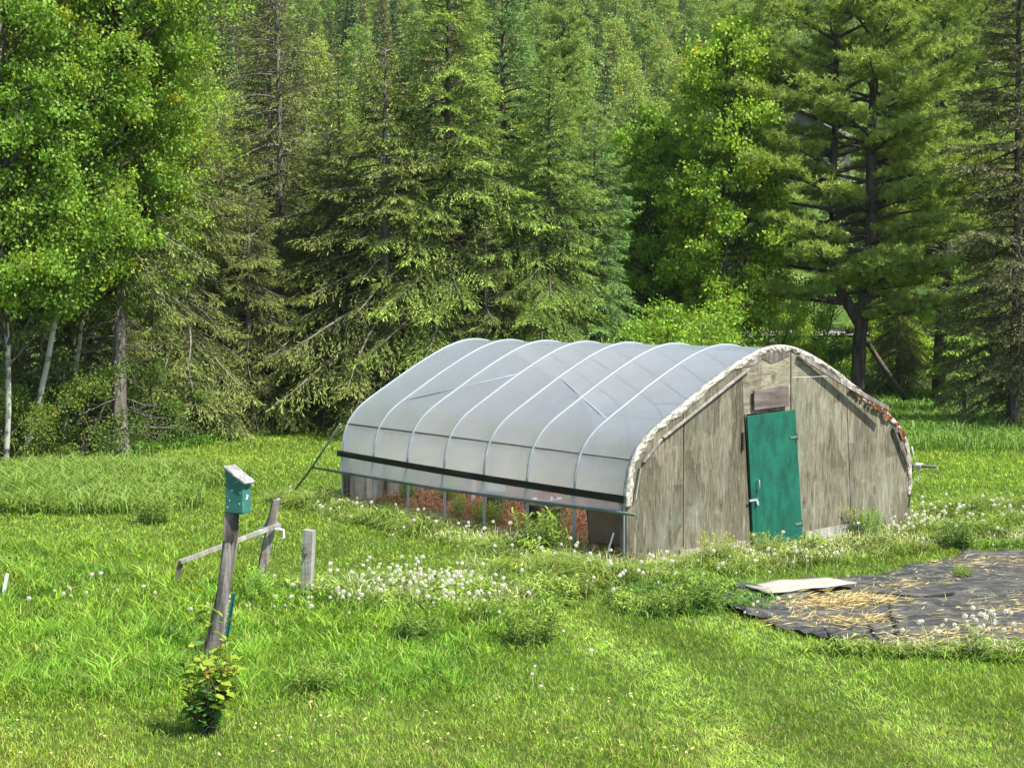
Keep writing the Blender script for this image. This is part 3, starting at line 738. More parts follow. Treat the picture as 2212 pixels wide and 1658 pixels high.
def prof(x):
    k = len(PR) // 2
    if x < GW / 2: return float(np.interp(x, PR[:k + 1, 0], PR[:k + 1, 1]))
    return float(np.interp(x, PR[k:, 0], PR[k:, 1]))
G = empty('greenhouse', (GX, GY, 0), GR)
tag(G, 'hoop greenhouse with cloudy plastic film, plywood gable and green door', 'greenhouse')

# plywood gable panels: left edge line, right edge line, bottom, top limit
def panel(name, mat, l0, l1, r0, r1, zb, zt, y0=-.012, y1=0.006):
    """edges run from x at z=0 to x at z=2.9"""
    lx = lambda z: l0 + (l1 - l0) * z / 2.9
    rx = lambda z: r0 + (r1 - r0) * z / 2.9
    poly = [(lx(zb), zb), (rx(zb), zb)]
    # up the right edge until the roof line or zt
    z = zb
    while z < min(zt, prof(rx(z))): z += .01
    poly.append((rx(z), min(zt, z)))
    xs = np.linspace(rx(z), 0, 160); top = []
    zl = zb
    while zl < min(zt, prof(max(lx(zl), 0.001))): zl += .01
    for x in xs:
        if x < rx(z) - .01 and x > lx(zl) + .01: top.append((float(x), min(zt, prof(x))))
    poly += top; poly.append((lx(zl), min(zt, zl)))
    b = MB(); b.prism([(max(0.004, p[0]), p[1]) for p in poly], y0, y1); return b.build(name, mat, G)
panel('plywood_panel', 'ply_v3', .0, .0, 1.02, 1.0, .0, 9)
panel('plywood_panel', 'ply_v1', 1.036, 1.016, 2.325, 2.095, .0, 9)
panel('plywood_panel', 'ply_h', 2.33, 2.10, 3.385, 3.09, 1.99, 9)
panel('plywood_panel', 'ply_v2', 3.36, 3.075 + .02, 4.43, 4.25, .0, 2.50)
panel('plywood_panel', 'ply_h', 3.39, 3.10, 4.10, 4.10, 2.506, 9)
panel('plywood_panel', 'ply_v3', 4.446, 4.266, GW - .004, GW - .004, .0, 2.50)
b = MB(); b.prism([(2.25, .0), (3.45, 0), (3.2, 2.05), (2.1, 2.05)], .012, .03); b.build('door_frame', 'black_board', G)
# pale boards along the foot
for a_, c_, h_ in (((3.42, -.028, .10), (4.75, -.028, .17), .16), ((.95, -.028, .05), (2.2, -.028, .08), .14)):
    b = MB(); b.bar(a_, c_, h_, .022); b.build('base_board', 'pale_wood', G)
# narrow cleats over the seams
for a_, c_ in (((2.305, -.02, .9), (2.19, -.02, 1.99)), ((3.115, -.02, 2.03), (3.105, -.02, 2.86))):
    b = MB(); b.bar(a_, c_, .02, .008, up=(1, 0, 0)); b.build('seam_strip', 'old_wood', G)
# door
b = MB(); b.prism([(2.345, .0), (3.355, 0.0), (3.165, 2.025), (2.195, 1.965)], -.055, -.015); door = b.build('door', 'door', G, .004)
for z in (1.62, .32):
    xe = 3.355 - .19 * z / 2.02
    b = MB(); b.bar((xe - .15, -.062, z - .005), (xe + .015, -.062, z + .005), .035, .008); b.bar((xe + .01, -.064, z - .05), (xe + .01, -.064, z + .05), .02, .012, up=(1, 0, 0))
    b.build('hinge', 'dull_steel', door)
b = MB(); b.tube([(2.40, -.06, 1.03), (2.40, -.10, 1.02), (2.405, -.10, .88), (2.405, -.06, .87)], .009, 8); b.build('handle', 'steel', door)
b = MB(); b.bar((2.24, -.062, .735), (2.40, -.064, .74), .032, .012); b.box((2.385, -.075, .70), (.035, .02, .06)); b.tube([(2.37, -.08, .72), (2.37, -.095, .66), (2.40, -.095, .66), (2.40, -.08, .72)], .005, 6); b.build('latch', 'steel', door)
b = MB(); b.box((2.135, -.03, 1.60), (.03, .025, .26)); b.build('door_block', 'black_board', G)
# little board over the door
b = MB(); b.prism([(2.32, 2.05), (3.01, 2.09), (3.0, 2.385), (2.31, 2.335)], -.075, -.04); b.build('vent_board', 'vent_wood', G, .003)
# ragged dark tear under the crown of the arch
b = MB(); b.prism([(2.1, 2.67), (2.35, 2.70), (2.52, 2.79), (2.7, 2.72), (2.86, 2.76), (3.08, 2.83), (3.05, 2.92), (2.9, 2.94), (2.5, 2.87), (2.15, 2.72)], -.022, -.013); b.build('torn_patch', 'old_wood', G)

# folded film edge round the arch
def rim(i0, i1, w0, w1, mat, name, seed, yb=-.02, jit=.018):
    r = np.random.default_rng(seed); idx = np.linspace(i0, i1, int((i1 - i0) * 5)); V = []; Fc = []
    K = 9
    for a, s in enumerate(idx):
        k = int(min(s, len(PR) - 2)); f = s - k; p = PR[k] * (1 - f) + PR[k + 1] * f; nn = NO[k]
        ww = w0 + (w1 - w0) * a / len(idx) + .018 * math.sin(a * .11) + .012 * math.sin(a * .37)
        for q in range(K):
            u = q / (K - 1); y = yb - .016 * math.sin(math.pi * u) * (1 + .45 * math.sin(a * .23 + u * 5) + .35 * math.sin(a * .61 - u * 9)) + r.normal() * .0016
            o = .026 - ww * u
            if q == 0: y = .03
            V.append((p[0] + nn[0] * o, y, p[1] + nn[1] * o))
    n = len(idx); i = np.arange(n - 1)[:, None] * K; j = np.arange(K - 1)[None]
    Fc = np.stack([i + j, i + j + 1, i + K + j + 1, i + K + j], -1).reshape(-1, 4)
    o = link(name, npmesh(name, V, Fc, smooth=True), mat, G)
    sm = o.modifiers.new('thick', 'SOLIDIFY'); sm.thickness = .008; return o
nP = len(PR) - 1
rim(7, nP - 5, .105, .10, 'fold', 'film_edge_fold', 3)
# batten nailed along the left slope and knee
b = MB()
def pt(s, off, y):
    k = int(min(s, len(PR) - 2)); f = s - k; p = PR[k] * (1 - f) + PR[k + 1] * f; return Vector((p[0] + NO[k][0] * off, y, p[1] + NO[k][1] * off))
b.bar(pt(27, -.165, -.045), pt(43, -.15, -.045), .05, .025, up=(0, -1, 0)); b.bar(pt(18, -.15, -.045), pt(26.5, -.16, -.045), .04, .02, up=(0, -1, 0))
b.bar(pt(8, -.12, -.045), pt(16, -.13, -.045), .04, .02, up=(0, -1, 0))
b.build('edge_batten', 'pale_wood', G, .003)
# loose batten on the right slope, bowed outwards at its lower end, and rusty litter caught in the fold
b = MB(); n = 14
pp = []
for k in range(n + 1):
    t = k / n; pp.append(Vector((3.22 + 1.8 * t, -.065 - .14 * t ** 1.5, 2.845 - .86 * t - .02 * math.sin(t * 3.14))))
for k in range(n): b.bar(pp[k], pp[k + 1] + (pp[k + 1] - pp[k]) * .02, .02, .075, up=(0, -.95, .3))
b.build('loose_batten', 'old_wood', G)
b = MB(); b.bar(pt(nP - 24.5, -.12, -.05), pt(nP - 10, -.10, -.05), .03, .04, up=(0, -1, 0)); b.build('edge_batten', 'dark_post', G)
b = MB(); r_ = random.Random(4)
for k in range(46):
    s = nP - 36 + 17 * r_.random(); p = pt(s, -.06 + .05 * r_.random() - .02, -.065); b.box(p, (.035 + .04 * r_.random(), .012, .03 + .04 * r_.random()), Euler((0, r_.random() * 3, 0)))
b.build('rusty_litter', 'rust', G)['kind'] = 'stuff'

# film skin
def bulge(y):
    d = min(abs(y - k * BAY) for k in range(8)); return .024 - .026 * (1 - math.exp(-d / .022)) - .018 * math.sin(min(1, d / .59) * math.pi / 2)
ys = []
for k in range(7):
    for f in (0, .012, .026, .05, .09, .15, .23, .32, .41, .5, .59, .68, .77, .85, .91, .95, .974, .988): ys.append((k + f) * BAY)
ys.append(7 * BAY)
def film(i0, i1, name, mat='film'):
    V = []; m = i1 - i0 + 1
    for a, y in enumerate(ys):
        bo = bulge(y)
        for k in range(i0, i1 + 1):
            p = PR[k]; z = p[1]; side = max(0, 1 - (z - .9) / .75) if z > .9 else 1
            wr = .012 * side * math.sin(y * 26 + z * 19 + 1.5 * math.sin(y * 3)) * math.sin(y * 4.1 + z * 2) * (1 if abs(bo - .027) > .01 else .1)
            wr += .006 * side * math.sin(y * 57 - z * 30)
            o = bo + wr; V.append((p[0] + NO[k][0] * o, y, p[1] + NO[k][1] * o))
    n = len(ys); i = np.arange(n - 1)[:, None] * m; j = np.arange(m - 1)[None]
    Fc = np.stack([i + j, i + j + 1, i + m + j + 1, i + m + j], -1).reshape(-1, 4)
    return link(name, npmesh(name, V, Fc, smooth=True), mat, G)
film(8, nP - 8, 'film_cover')
# ribs
for k in range(8):
    b = MB(); y = k * BAY + (.035 if k == 0 else 0)
    b.tube([(p[0] + q[0] * -.002, y, p[1] + q[1] * -.002) for p, q in list(zip(PR, NO))[::2]], .023, 8); b.build('rib', 'steel', G)
# purlins, ridge and braces
b = MB(); b.tube([(.128, .04, 1.44), (.128, GL, 1.44)], .015, 8); b.tube([(GW - .13, .04, 1.44), (GW - .13, GL, 1.44)], .015, 8); b.build('side_purlin', 'dull_steel', G)
b = MB(); b.tube([(2.89, .04, 2.90), (2.89, GL, 2.90)], .016, 8); b.build('ridge_purlin', 'steel', G)
def on(s, y, off=-.045): p = pt(s, off, y); return p
b = MB(); b.tube([on(28, 6 * BAY, -.02), on(37, 4 * BAY, -.02)], .019, 8); b.build('brace', 'steel', G)
b = MB(); b.tube([on(28, BAY, -.018), on(36.5, 3 * BAY, -.018)], .014, 8); b.build('brace', 'steel', G)
b = MB(); b.tube([(GW - .9, 1.2, 2.0), (GW - .4, 5.9, 1.75)], .016, 8); b.build('brace', 'dull_steel', G)
# hip boards
b = MB(); q = [(-.035, -.02 + (GL + .12) * t, .905 - .02 * math.sin(math.pi * t) + .0 * t) for t in np.linspace(0, 1, 13)]
for k in range(12): b.bar(q[k], q[k + 1], .10, .04)
b.build('hip_board', 'black_board', G)
b = MB(); b.bar((GW + .035, -.01, .98), (GW + .035, GL + .02, .98), .095, .035); b.build('hip_board', 'black_board', G)
# corner posts
for x, y in ((.06, GL - .05), (GW - .06, GL - .05), (.05, .09), (GW - .06, .09)):
    b = MB(); b.bar((x, y, -.05), (x, y, .95), .09, .09, up=(1, 0, 0)); b.build('corner_post', 'dark_post', G)
# roll-up curtains below the hip boards
def curtain(x, s, zt, zb0, zb1, name):
    V = []; n = 90; m = 7
    for a in range(n + 1):
        y = GL * a / n + .02; zb = zb0 + (zb1 - zb0) * a / n - .03 * math.sin(math.pi * a / n)
        for k in range(m):
            u = k / (m - 1); V.append((x - s * (.012 + .07 * u + .006 * math.sin(y * 30 + u * 2) * u), y, zt + (zb - zt) * u))
    i = np.arange(n)[:, None] * m; j = np.arange(m - 1)[None]
    return link(name, npmesh(name, V, np.stack([i + j, i + j + 1, i + m + j + 1, i + m + j], -1).reshape(-1, 4), smooth=True), 'clear_film', G)
curtain(0, 1, .865, .73, .57, 'side_curtain'); curtain(GW, -1, .95, .80, .80, 'side_curtain')
b = MB(); b.tube([(-.10, GL + 1.0, .57), (-.09, GL, .57), (-.09, GL * .6, .595), (-.09, GL * .25, .665), (-.09, 0, .725), (-.09, -.32, .735)], .024, 8); b.build('roll_pipe', 'dull_steel', G)
b = MB(); b.tube([(GW + .09, GL, .8), (GW + .09, 0, 1.03), (GW + .12, -.42, 1.05)], .024, 8); rp = b.build('roll_pipe', 'dull_steel', G)
b = MB()
for k in range(5): b.tube([(GW + .09 + .035 * math.cos(a), -.03 - k * .03, 1.04 + .035 * math.sin(a)) for a in np.linspace(0, 6.3, 10)], .011, 6)
b.tube([(GW + .07, -.04, 1.07), (GW + .0, -.06, 1.2), (GW - .03, -.05, 1.35)], .012, 6); b.tube([(GW + .08, -.1, 1.0), (GW + .09, -.08, .82), (GW + .02, -.05, .75)], .01, 6); b.build('rope', 'rope', rp)
# stay pipe at the rear corner
b = MB(); b.tube([(-.06, GL - .05, 1.45), (-.13, GL + .98, .57), (-.22, GL + 1.62, .02)], .02, 8); b.build('stay_pipe', 'dull_steel', G)
b = MB(); b.ball((-.10, GL + 1.0, .575), .04, 1); b.build('pipe_clamp', 'dull_steel', G)
# rear wall: film over studs, low pale panel
b = MB(); poly = [(float(p[0]), float(p[1])) for p in PR[::2] if p[1] > .75]; b.prism(poly, GL + .02, GL + .024); b.build('rear_film', 'film', G)
for x in (.9, 2.15, 3.25, 4.7):
    b = MB(); b.bar((x, GL - .03, 0), (x, GL - .03, prof(x) - .05), .045, .09, up=(1, 0, 0)); b.build('stud', 'old_wood', G)
b = MB(); b.bar((2.15, GL - .09, 2.0), (3.25, GL - .09, 2.0), .09, .04); b.bar((.3, GL - .09, 1.2), (2.1, GL - .09, 1.2), .09, .04); b.bar((3.3, GL - .09, 1.2), (5.5, GL - .09, 1.2), .09, .04); b.build('rear_rail', 'old_wood', G)
for a_, c_ in ((.12, 2.1), (3.3, 5.66)):
    b = MB(); b.prism([(a_, 0), (c_, 0), (c_, .74), (a_, .74)], GL + .0, GL + .018); b.build('rear_panel', 'pale_wood', G)
b = MB(); b.prism([(2.2, .02), (3.2, .02), (3.2, 1.95), (2.2, 1.95)], GL + .03, GL + .055); b.build('rear_door', 'pale_wood', G)
b = MB(); b.bar((GW - .02, 0.1, .12), (GW - .02, GL, .12), .22, .03); b.bar((.02, .15, .03), (.02, GL, .03), .1, .03); b.build('sill_board', 'old_wood', G)

# soil floor inside (structure) 
V = [gl(.05, .05, .045), gl(GW - .05, .05, .045), gl(GW - .05, GL - .05, .045), gl(.05, GL - .05, .045)]
tag(link('soil_bed', npmesh('soil_bed', [tuple(v) for v in V], [[0, 1, 2, 3]]), 'soil'), kind='structure')

# ------------------------------------------------------------------ things inside the greenhouse
def inside(x, y): return gl(x, y, 0.045)
def sling_chair(x, y, rz):
    c = empty('sling_chair', (x, y, .045), rz)
    tag(c, 'low brown mesh sling chair seen from behind in the open greenhouse side', 'chair')
    W2 = .31
    b = MB()   # back towards -Y
    b.tube([(-W2, -.22, .02), (-W2, -.24, .30), (-W2, -.30, .62), (-W2 + .02, -.305, .65), (W2 - .02, -.305, .65), (W2, -.30, .62), (W2, -.24, .30), (W2, -.22, .02)], .016, 8); b.build('back_frame', 'black_metal', c)
    b = MB(); b.bar((0, -.235, .12), (0, -.30, .62), .012, W2 * 2 - .02, up=(0, -1, .1)); b.build('backrest', 'brown_mesh', c)
    b = MB(); b.bar((0, -.22, .27), (0, .26, .31), .012, W2 * 2 - .02); b.build('seat', 'brown_mesh', c)
    for s_ in (-1, 1):
        b = MB(); b.tube([(s_ * W2, -.24, .27), (s_ * W2, .24, .31), (s_ * W2, .28, .01)], .014, 8); b.build('leg', 'black_metal', c)
        b = MB(); b.bar((s_ * (W2 + .02), -.28, .44), (s_ * (W2 + .02), .22, .46), .02, .05); b.tube([(s_ * W2, .2, .31), (s_ * W2, .2, .455)], .012, 6); b.build('armrest', 'old_wood', c)
sling_chair(1.50, 20.98, R(-40))
def bench(x, y, rz, label, l=.9):
    c = empty('wooden_bench', inside(x, y), rz); tag(c, label, 'bench')
    b = MB(); b.bar((-l / 2, 0, .40), (l / 2, 0, .40), .03, .28); b.build('seat', 'old_wood', c, .004)
    for s in (-1, 1):
        b = MB(); b.bar((s * (l / 2 - .1), 0, 0), (s * (l / 2 - .1), 0, .385), .04, .24, up=(1, 0, 0)); b.build('leg', 'old_wood', c)
bench(.75, 3.0, GR + R(80), 'low weathered bench carrying the white bowl', .9)
bench(1.25, 5.1, GR + R(60), 'low weathered bench carrying the white box', .8)
p = gl(.75, 2.9, .46)
c = empty('bowl', p); tag(c, 'white plastic bowl on the low bench in the open greenhouse side', 'bowl')
b = MB(); n = 20
for (r0, z0, r1, z1) in ((.13, 0, .24, .11), (.24, .11, .215, .11), (.215, .11, .11, .02)):
    va = [b.bm.verts.new((r0 * math.cos(k * 2 * math.pi / n), r0 * math.sin(k * 2 * math.pi / n), z0)) for k in range(n)]
    vb = [b.bm.verts.new((r1 * math.cos(k * 2 * math.pi / n), r1 * math.sin(k * 2 * math.pi / n), z1)) for k in range(n)]
    for k in range(n): b.bm.faces.new((va[k], va[(k + 1) % n], vb[(k + 1) % n], vb[k]))
    if z0 == 0: b.bm.faces.new(va[::-1])
b.build('basin', 'white_plastic', c)
b = MB(); b.tube([(p[0] + .13 * math.cos(a), p[1] + .02 * math.sin(a * 2), p[2] + .10 + .13 * math.sin(a)) for a in np.linspace(0, math.pi, 9)], .03, 8); b.ball((p[0] - .02, p[1], p[2] + .13), .085, 2, (1, 1, .7))
tag(b.build('watering_scoop', 'red'), 'faded red scoop lying in the white bowl', 'scoop')
c = empty('storage_box', gl(1.25, 5.1, .46), GR + R(60)); tag(c, 'white box on a low bench among the dry plants', 'box')
b = MB(); b.box((0, 0, .09), (.62, .3, .17)); b.build('body', 'white_plastic', c, .01)
b = MB(); b.box((0, 0, .19), (.66, .34, .03)); b.build('lid', 'white_plastic', c, .006)
for i, (x, y, lean, lab) in enumerate(((1.5, 6.2, .1, 'short white post standing among the dry plants'), (.12, .35, .25, 'thin white stick leaning beside the brown chair'))):
    b = MB(); b.bar((0, 0, 0), (lean * .5, 0, .62 if i == 0 else .42), .07 if i == 0 else .022, .03 if i == 0 else .022, up=(1, 0, 0))
    o = b.build('post' if i == 0 else 'stick', 'white_paint'); o.location = gl(x, y, 0.03) if i == 0 else gl(-.12, .32, .0); tag(o, lab, 'post' if i == 0 else 'stick')
c = empty('planter', inside(3.6, 5.4)); tag(c, 'green plastic pot in the dry plants inside the greenhouse', 'pot')
b = MB(); b.tube([(0, 0, 0), (0, 0, .28)], [.11, .15], 14); b.build('pot', 'teal', c); b = MB(); b.tube([(0, 0, .25), (0, 0, .29)], [.165, .165], 14); b.build('rim', 'teal', c)
b = MB(); b.tube([(0, 0, 0), (0, 0, .16)], [.10, .13], 14); o = b.build('flower_pot', 'rust'); o.location = gl(.35, .72, .045) + Vector((-.1, -.1, 0)); tag(o, 'small terracotta pot on the soil by the chair', 'pot')

# ------------------------------------------------------------------ blades, straw and ground cover
def blades_mesh(name, P, h, wd, az, lean, curl, C, two=False):
    """upright leaves: base P, height h, lean along azimuth az"""
    n = len(P); d = np.stack([np.cos(az), np.sin(az), 0 * az], 1); s = np.stack([-np.sin(az), np.cos(az), 0 * az], 1)
    tw = rng.uniform(-1.4, 1.4, n)[:, None]; s = nrm(s * np.cos(tw) + d * np.sin(tw)); up = np.array([[0, 0, 1.]])
    h = h[:, None]; wd = wd[:, None]; lean = lean[:, None]; curl = curl[:, None]
    m = P + up * h * .55 + d * h * lean * .35
    tp = P + up * h * (1 - curl) + d * h * (lean + curl * .8)
    if not two:
        V = np.stack([P, m - s * wd * .5, tp, m + s * wd * .5], 1).reshape(-1, 3); return npmesh(name, V, np.arange(4 * n).reshape(n, 4), C)
    V = np.stack([P - s * wd * .3, P + s * wd * .3, m + s * wd * .5, m - s * wd * .5, tp + s * wd * .1, tp - s * wd * .1], 1).reshape(-1, 3)
    b0 = np.arange(n)[:, None] * 6
    Fc = np.concatenate([b0 + [0, 1, 2, 3], b0 + [3, 2, 4, 5]]); return npmesh(name, V, Fc, np.concatenate([C, C]))
def vnoise(x, y, s, seed):
    r = np.random.default_rng(seed); g = r.uniform(size=(64, 64)); u = x / s; v = y / s
    i = np.floor(u).astype(int); j = np.floor(v).astype(int); fu = u - i; fv = v - j; fu = fu * fu * (3 - 2 * fu); fv = fv * fv * (3 - 2 * fv)
    a = g[i % 64, j % 64]; b = g[(i + 1) % 64, j % 64]; c = g[i % 64, (j + 1) % 64]; d = g[(i + 1) % 64, (j + 1) % 64]
    return (a * (1 - fu) + b * fu) * (1 - fv) + (c * (1 - fu) + d * fu) * fv
def fbm(x, y, s, seed): return vnoise(x, y, s, seed) * .5 + vnoise(x, y, s / 2.1, seed + 1) * .3 + vnoise(x, y, s / 4.7, seed + 2) * .2

TARP = [(2.45, 17.35), (3.0, 18.2), (3.7, 18.65), (4.85, 19.2), (5.75, 20.1), (6.7, 21.1), (8.2, 21.35), (11.5, 21.35), (11.5, 14.9), (7.5, 15.0), (5.2, 14.7), (3.95, 14.5), (3.5, 15.0), (2.95, 15.95)]
def in_poly(x, y, poly):
    c = np.zeros(len(x), bool); n = len(poly)
    for i in range(n):
        x0, y0 = poly[i]; x1, y1 = poly[(i + 1) % n]
        k = ((y0 > y) != (y1 > y)) & (x < (x1 - x0) * (y - y0) / (y1 - y0 + 1e-12) + x0); c ^= k
    return c
def in_house(x, y, m=0.0):
    a, b = to_local(x, y); return (a > -m) & (a < GW + m) & (b > -m) & (b < GL + m)
# how rough the grass is: 1 = uncut
def rough(x, y):
    n = fbm(x, y, 3.0, 5) - .5
    a = np.clip((y - 12.6 + n * 1.2) / .7, 0, 1) * np.clip((.9 - x + n * 3) / 1.2, 0, 1) * np.clip((19.5 - y + n * 3 - .25 * x) / 1.5, 0, 1)
    b = np.clip((-3.6 - x + n * 2) / 1.0, 0, 1) * np.clip((y - 12.6) / 1, 0, 1) * np.clip((22.5 - y + n * 2) / 1.5, 0, 1) * .8
    return np.maximum(a, b)
def scatter(n, y0, y1, half=.40, pw=1.0, extra=1.5):
    u = rng.uniform(size=n)
    if pw == 1.0: y = y0 * (y1 / y0) ** u
    else: y = y0 + (y1 - y0) * u
    x = rng.uniform(-1, 1, n) * (half * y + extra); return x, y
def lawn():
    x, y = scatter(760000, 10.2, 55)
    keep = ~in_poly(x, y, TARP) & ~in_house(x, y, .02) & (y < edge(x) + 1.2 * rng.uniform(-1, 1, len(x)) + .3)
    x, y = x[keep], y[keep]; n = len(x)
    rg = rough(x, y); nz = fbm(x, y, 1.3, 9); nb = fbm(x, y, 5, 20); fine = vnoise(x, y, .22, 31)
    h = (.042 + .03 * nz) * (1 + rg * (1.0 + 3.6 * nz * fine)) * (.7 + .7 * vnoise(x, y, .075, 33)) * rng.uniform(.6, 1.4, n)
    far = np.clip((y - 20) / 20, 0, 1); h *= 1 + .5 * far
    wd = np.maximum(.0052, .00052 * y) * (1 + .5 * rg) * rng.uniform(.7, 1.3, n)
    # mowing passes: blades lie over in alternate directions in gentle arcs
    ar = np.hypot(x + 9, y - 4); mow = np.sign(np.sin(ar * 2 * np.pi / 1.9)) * (1 - rg)
    az = rng.uniform(0, 2 * np.pi, n); az = np.where(rng.uniform(size=n) < .22 * (1 - rg) * np.clip((22 - y) / 6, 0, 1), -math.pi / 2 * mow + .4 + rng.normal(size=n) * .7, az)
    lean = rng.uniform(.15, .9, n); curl = rng.uniform(0, .35, n)
    micro = vnoise(x, y, .075, 33); C = np.ones((n, 3)) * rng.uniform(.5, 1.5, (n, 1)) * (.62 + .76 * micro)[:, None] * (1 + (fine - .5) * (.35 + .5 * rg))[:, None]
    C *= (.78 + .5 * nb)[:, None]
    yel = np.clip((nz - .5) * 2.0 - .1 * np.clip(x, 0, 1) + rng.normal(size=n) * .25 - .12 + np.clip((12.8 - y) / 1.2, 0, 1) * .3 - rg * .12 + far * .18, 0, 1)[:, None]
    C = C * (1 - yel * .5) + C * yel * .5 * np.array([2.3, 1.3, 1.6])
    trk = np.array([[-1.5, 19.5], [.3, 17.3], [1.0, 15.4], [1.45, 13.6], [1.75, 12.0], [1.9, 10.0]])
    def dist(off):
        tx = np.interp(y, trk[::-1, 1], trk[::-1, 0]) + off; return np.abs(x - tx)
    tk = np.exp(-(dist(0) / .34) ** 2) + .8 * np.exp(-(dist(1.55) / .34) ** 2) - .6 * np.exp(-(dist(.78) / .4) ** 2)
    tk = tk * np.clip((18.5 - y) / 2, 0, 1) * (1 - rg)
    tq = np.clip(tk, 0, 1)[:, None] * .5; C = C * (1 - tq) + C * tq * np.array([1.5, 1.3, 2.6]); C *= (1 + .30 * tk)[:, None]; h = h * (1 - .3 * np.clip(tk, 0, 1)); lean = lean + .8 * np.clip(tk, 0, 1)  # stripe sheen of leaning blades painted into the colour: lighter tracks, darker between
    cool = np.clip(rg * (fbm(x, y, 1.1, 44) - .38) * 2.6, 0, .8)[:, None]; C = C * (1 - cool) + C * cool * np.array([.66, .84, .85])
    dry = rng.uniform(size=n) < (.05 + .10 * np.clip((13 - y), 0, 1)); C[dry] = np.array([2.6, 1.35, 5.0]) * rng.uniform(.6, 1.1, (dry.sum(), 1))
    P = np.stack([x, y, gh(x, y) - .005], 1)
    tag(link('lawn_grass', blades_mesh('lawn_grass', P, h, wd, az, lean, curl, C), 'grass'), 'bright green lawn grass, mown in places and rough at the left', 'grass', kind='stuff')
lawn()

def cover(name, mat, x, y, h0, h1, w0, C, label, cat, lean=(.1, .8), curl=(.1, .7), two=True, jit=.25, z=None):
    n = len(x); h = rng.uniform(h0, h1, n) if not hasattr(h0, '__len__') else h0 * rng.uniform(.6, 1.2, n)
    P = np.stack([x, y, (gh(x, y) if z is None else z) - .005 + 0 * x], 1); Cc = np.ones((n, 3)) * C * rng.uniform(1 - jit, 1 + jit, (n, 1)) * (1 + rng.normal(size=(n, 3)) * .06)
    o = link(name, blades_mesh(name, P, h, w0 * rng.uniform(.6, 1.3, n), rng.uniform(0, 6.28, n), rng.uniform(*lean, n), rng.uniform(*curl, n), np.clip(Cc, .02, 5), two), mat)
    return tag(o, label, cat, kind='stuff')
def blob(n, cx, cy, sx, sy, rz=0):
    a = rng.uniform(0, 6.283, n); r = np.sqrt(rng.uniform(0, 1, n)) * (1 + .2 * np.sin(3 * a + cx)); u = r * np.cos(a) * sx; v = r * np.sin(a) * sy
    return cx + u * math.cos(rz) - v * math.sin(rz), cy + u * math.sin(rz) + v * math.cos(rz)
# bluish tall grass at the left, tall grass beyond the greenhouse on the right, forest edge weeds
x, y = blob(20000, -9.4, 29.6, 3.6, 2.8, .5); x2, y2 = blob(9000, -8.0, 26.6, 2.6, 1.6, .3); x = np.concatenate([x, x2]); y = np.concatenate([y, y2])
cover('tall_grass', 'grass', x, y, .38 * (.6 + .8 * fbm(x, y, 1.5, 3)) + .1, None, .022, np.array([1.1, 1.0, 2.0]), 'bluish tall grass clump at the left edge of the lawn', 'tall grass', jit=.3)
x = rng.uniform(8.5, 24, 30000); y = rng.uniform(33.5, 52, 30000); k = (y < edge(x) + 1) & ~in_house(x, y, .5) & (y > 33.8 + .25 * (x - 12)) & (y > 38 - .1 * x); x, y = x[k], y[k]
cover('tall_meadow_grass', 'grass', x, y, .55 * (.6 + .8 * fbm(x, y, 2, 6)), None, .03, np.array([.85, .9, 1.8]), 'tall meadow grass beyond the greenhouse at the right', 'tall grass', jit=.3)
x = rng.uniform(-10, 16, 26000); y = edge(x) + rng.uniform(-1.0, 2.2, 26000) ** 1.0; k = ~in_house(x, y, 1); x, y = x[k], y[k]
cover('forest_edge_weeds', 'weed', x, y, .30 * (.4 + 1.0 * fbm(x, y, 1.6, 16)), None, .035, np.array([.72, 1.0, .8]), 'bright weeds along the foot of the forest', 'weeds', jit=.3)
# forest floor litter and herbs
x = rng.uniform(-26, 34, 26000); y = edge(x) + rng.uniform(.5, 14, 26000)
k = (fbm(x, y, 3, 77) > .45) | (x > 13); x, y = x[k], y[k]
cover('forest_floor_herbs', 'weed', x, y, .12, .45, .05, np.array([.6, .9, .8]), 'low herbs and ferns scattered on the forest floor', 'undergrowth', jit=.4)

# weeds hugging the greenhouse
def strip_pts(n, a0, a1, b0, b1):
    a = rng.uniform(a0, a1, n); b_ = rng.uniform(b0, b1, n); p = np.array([[*gl(u, v)[:2]] for u, v in zip(a, b_)]); return p[:, 0], p[:, 1]
parts = [strip_pts(14000, -1.15, .06, -.3, 9.4), strip_pts(13000, -.6, 6.3, -1.15, -.06), strip_pts(15000, 5.9, 9.6, -1.9, .9), strip_pts(4000, .5, 5.3, -1.6, -1.0), strip_pts(5000, -2.1, -.3, -1.4, 1.2)]
x = np.concatenate([p[0] for p in parts]); y = np.concatenate([p[1] for p in parts]); k = ~in_poly(x, y, TARP) & (fbm(x, y, .8, 55) > .3); x, y = x[k], y[k]
nz = fbm(x, y, .7, 61); la = np.array([to_local(a_, b_) for a_, b_ in zip(x, y)]); nz = nz * np.where((la[:, 0] < 0) & (la[:, 0] > -.7) & (la[:, 1] > -.1), .45, 1) * np.where((la[:, 1] < 0) & (la[:, 1] > -.75) & (la[:, 0] > -.3) & (la[:, 0] < 4.9), .42, 1) * np.where((la[:, 1] < -.75) & (la[:, 0] > 0) & (la[:, 0] < 4.9), .75, 1)
cover('weeds', 'weed', x, y, (.08 + .50 * nz * nz * 1.5), None, .014, (np.array([[1.0, 1.0, 1.0]]) * (.3 + 1.5 * fbm(x, y, .35, 62))[:, None] * np.array([[.82, .92, .9]]) * np.where(rng.uniform(size=(len(x), 1)) < .15, np.array([[1.7, 1.2, 1.6]]), 1)), 'yellow green weeds and long leaves round the greenhouse foot', 'weeds', lean=(.2, 1.3), curl=(.2, .9), jit=.4)
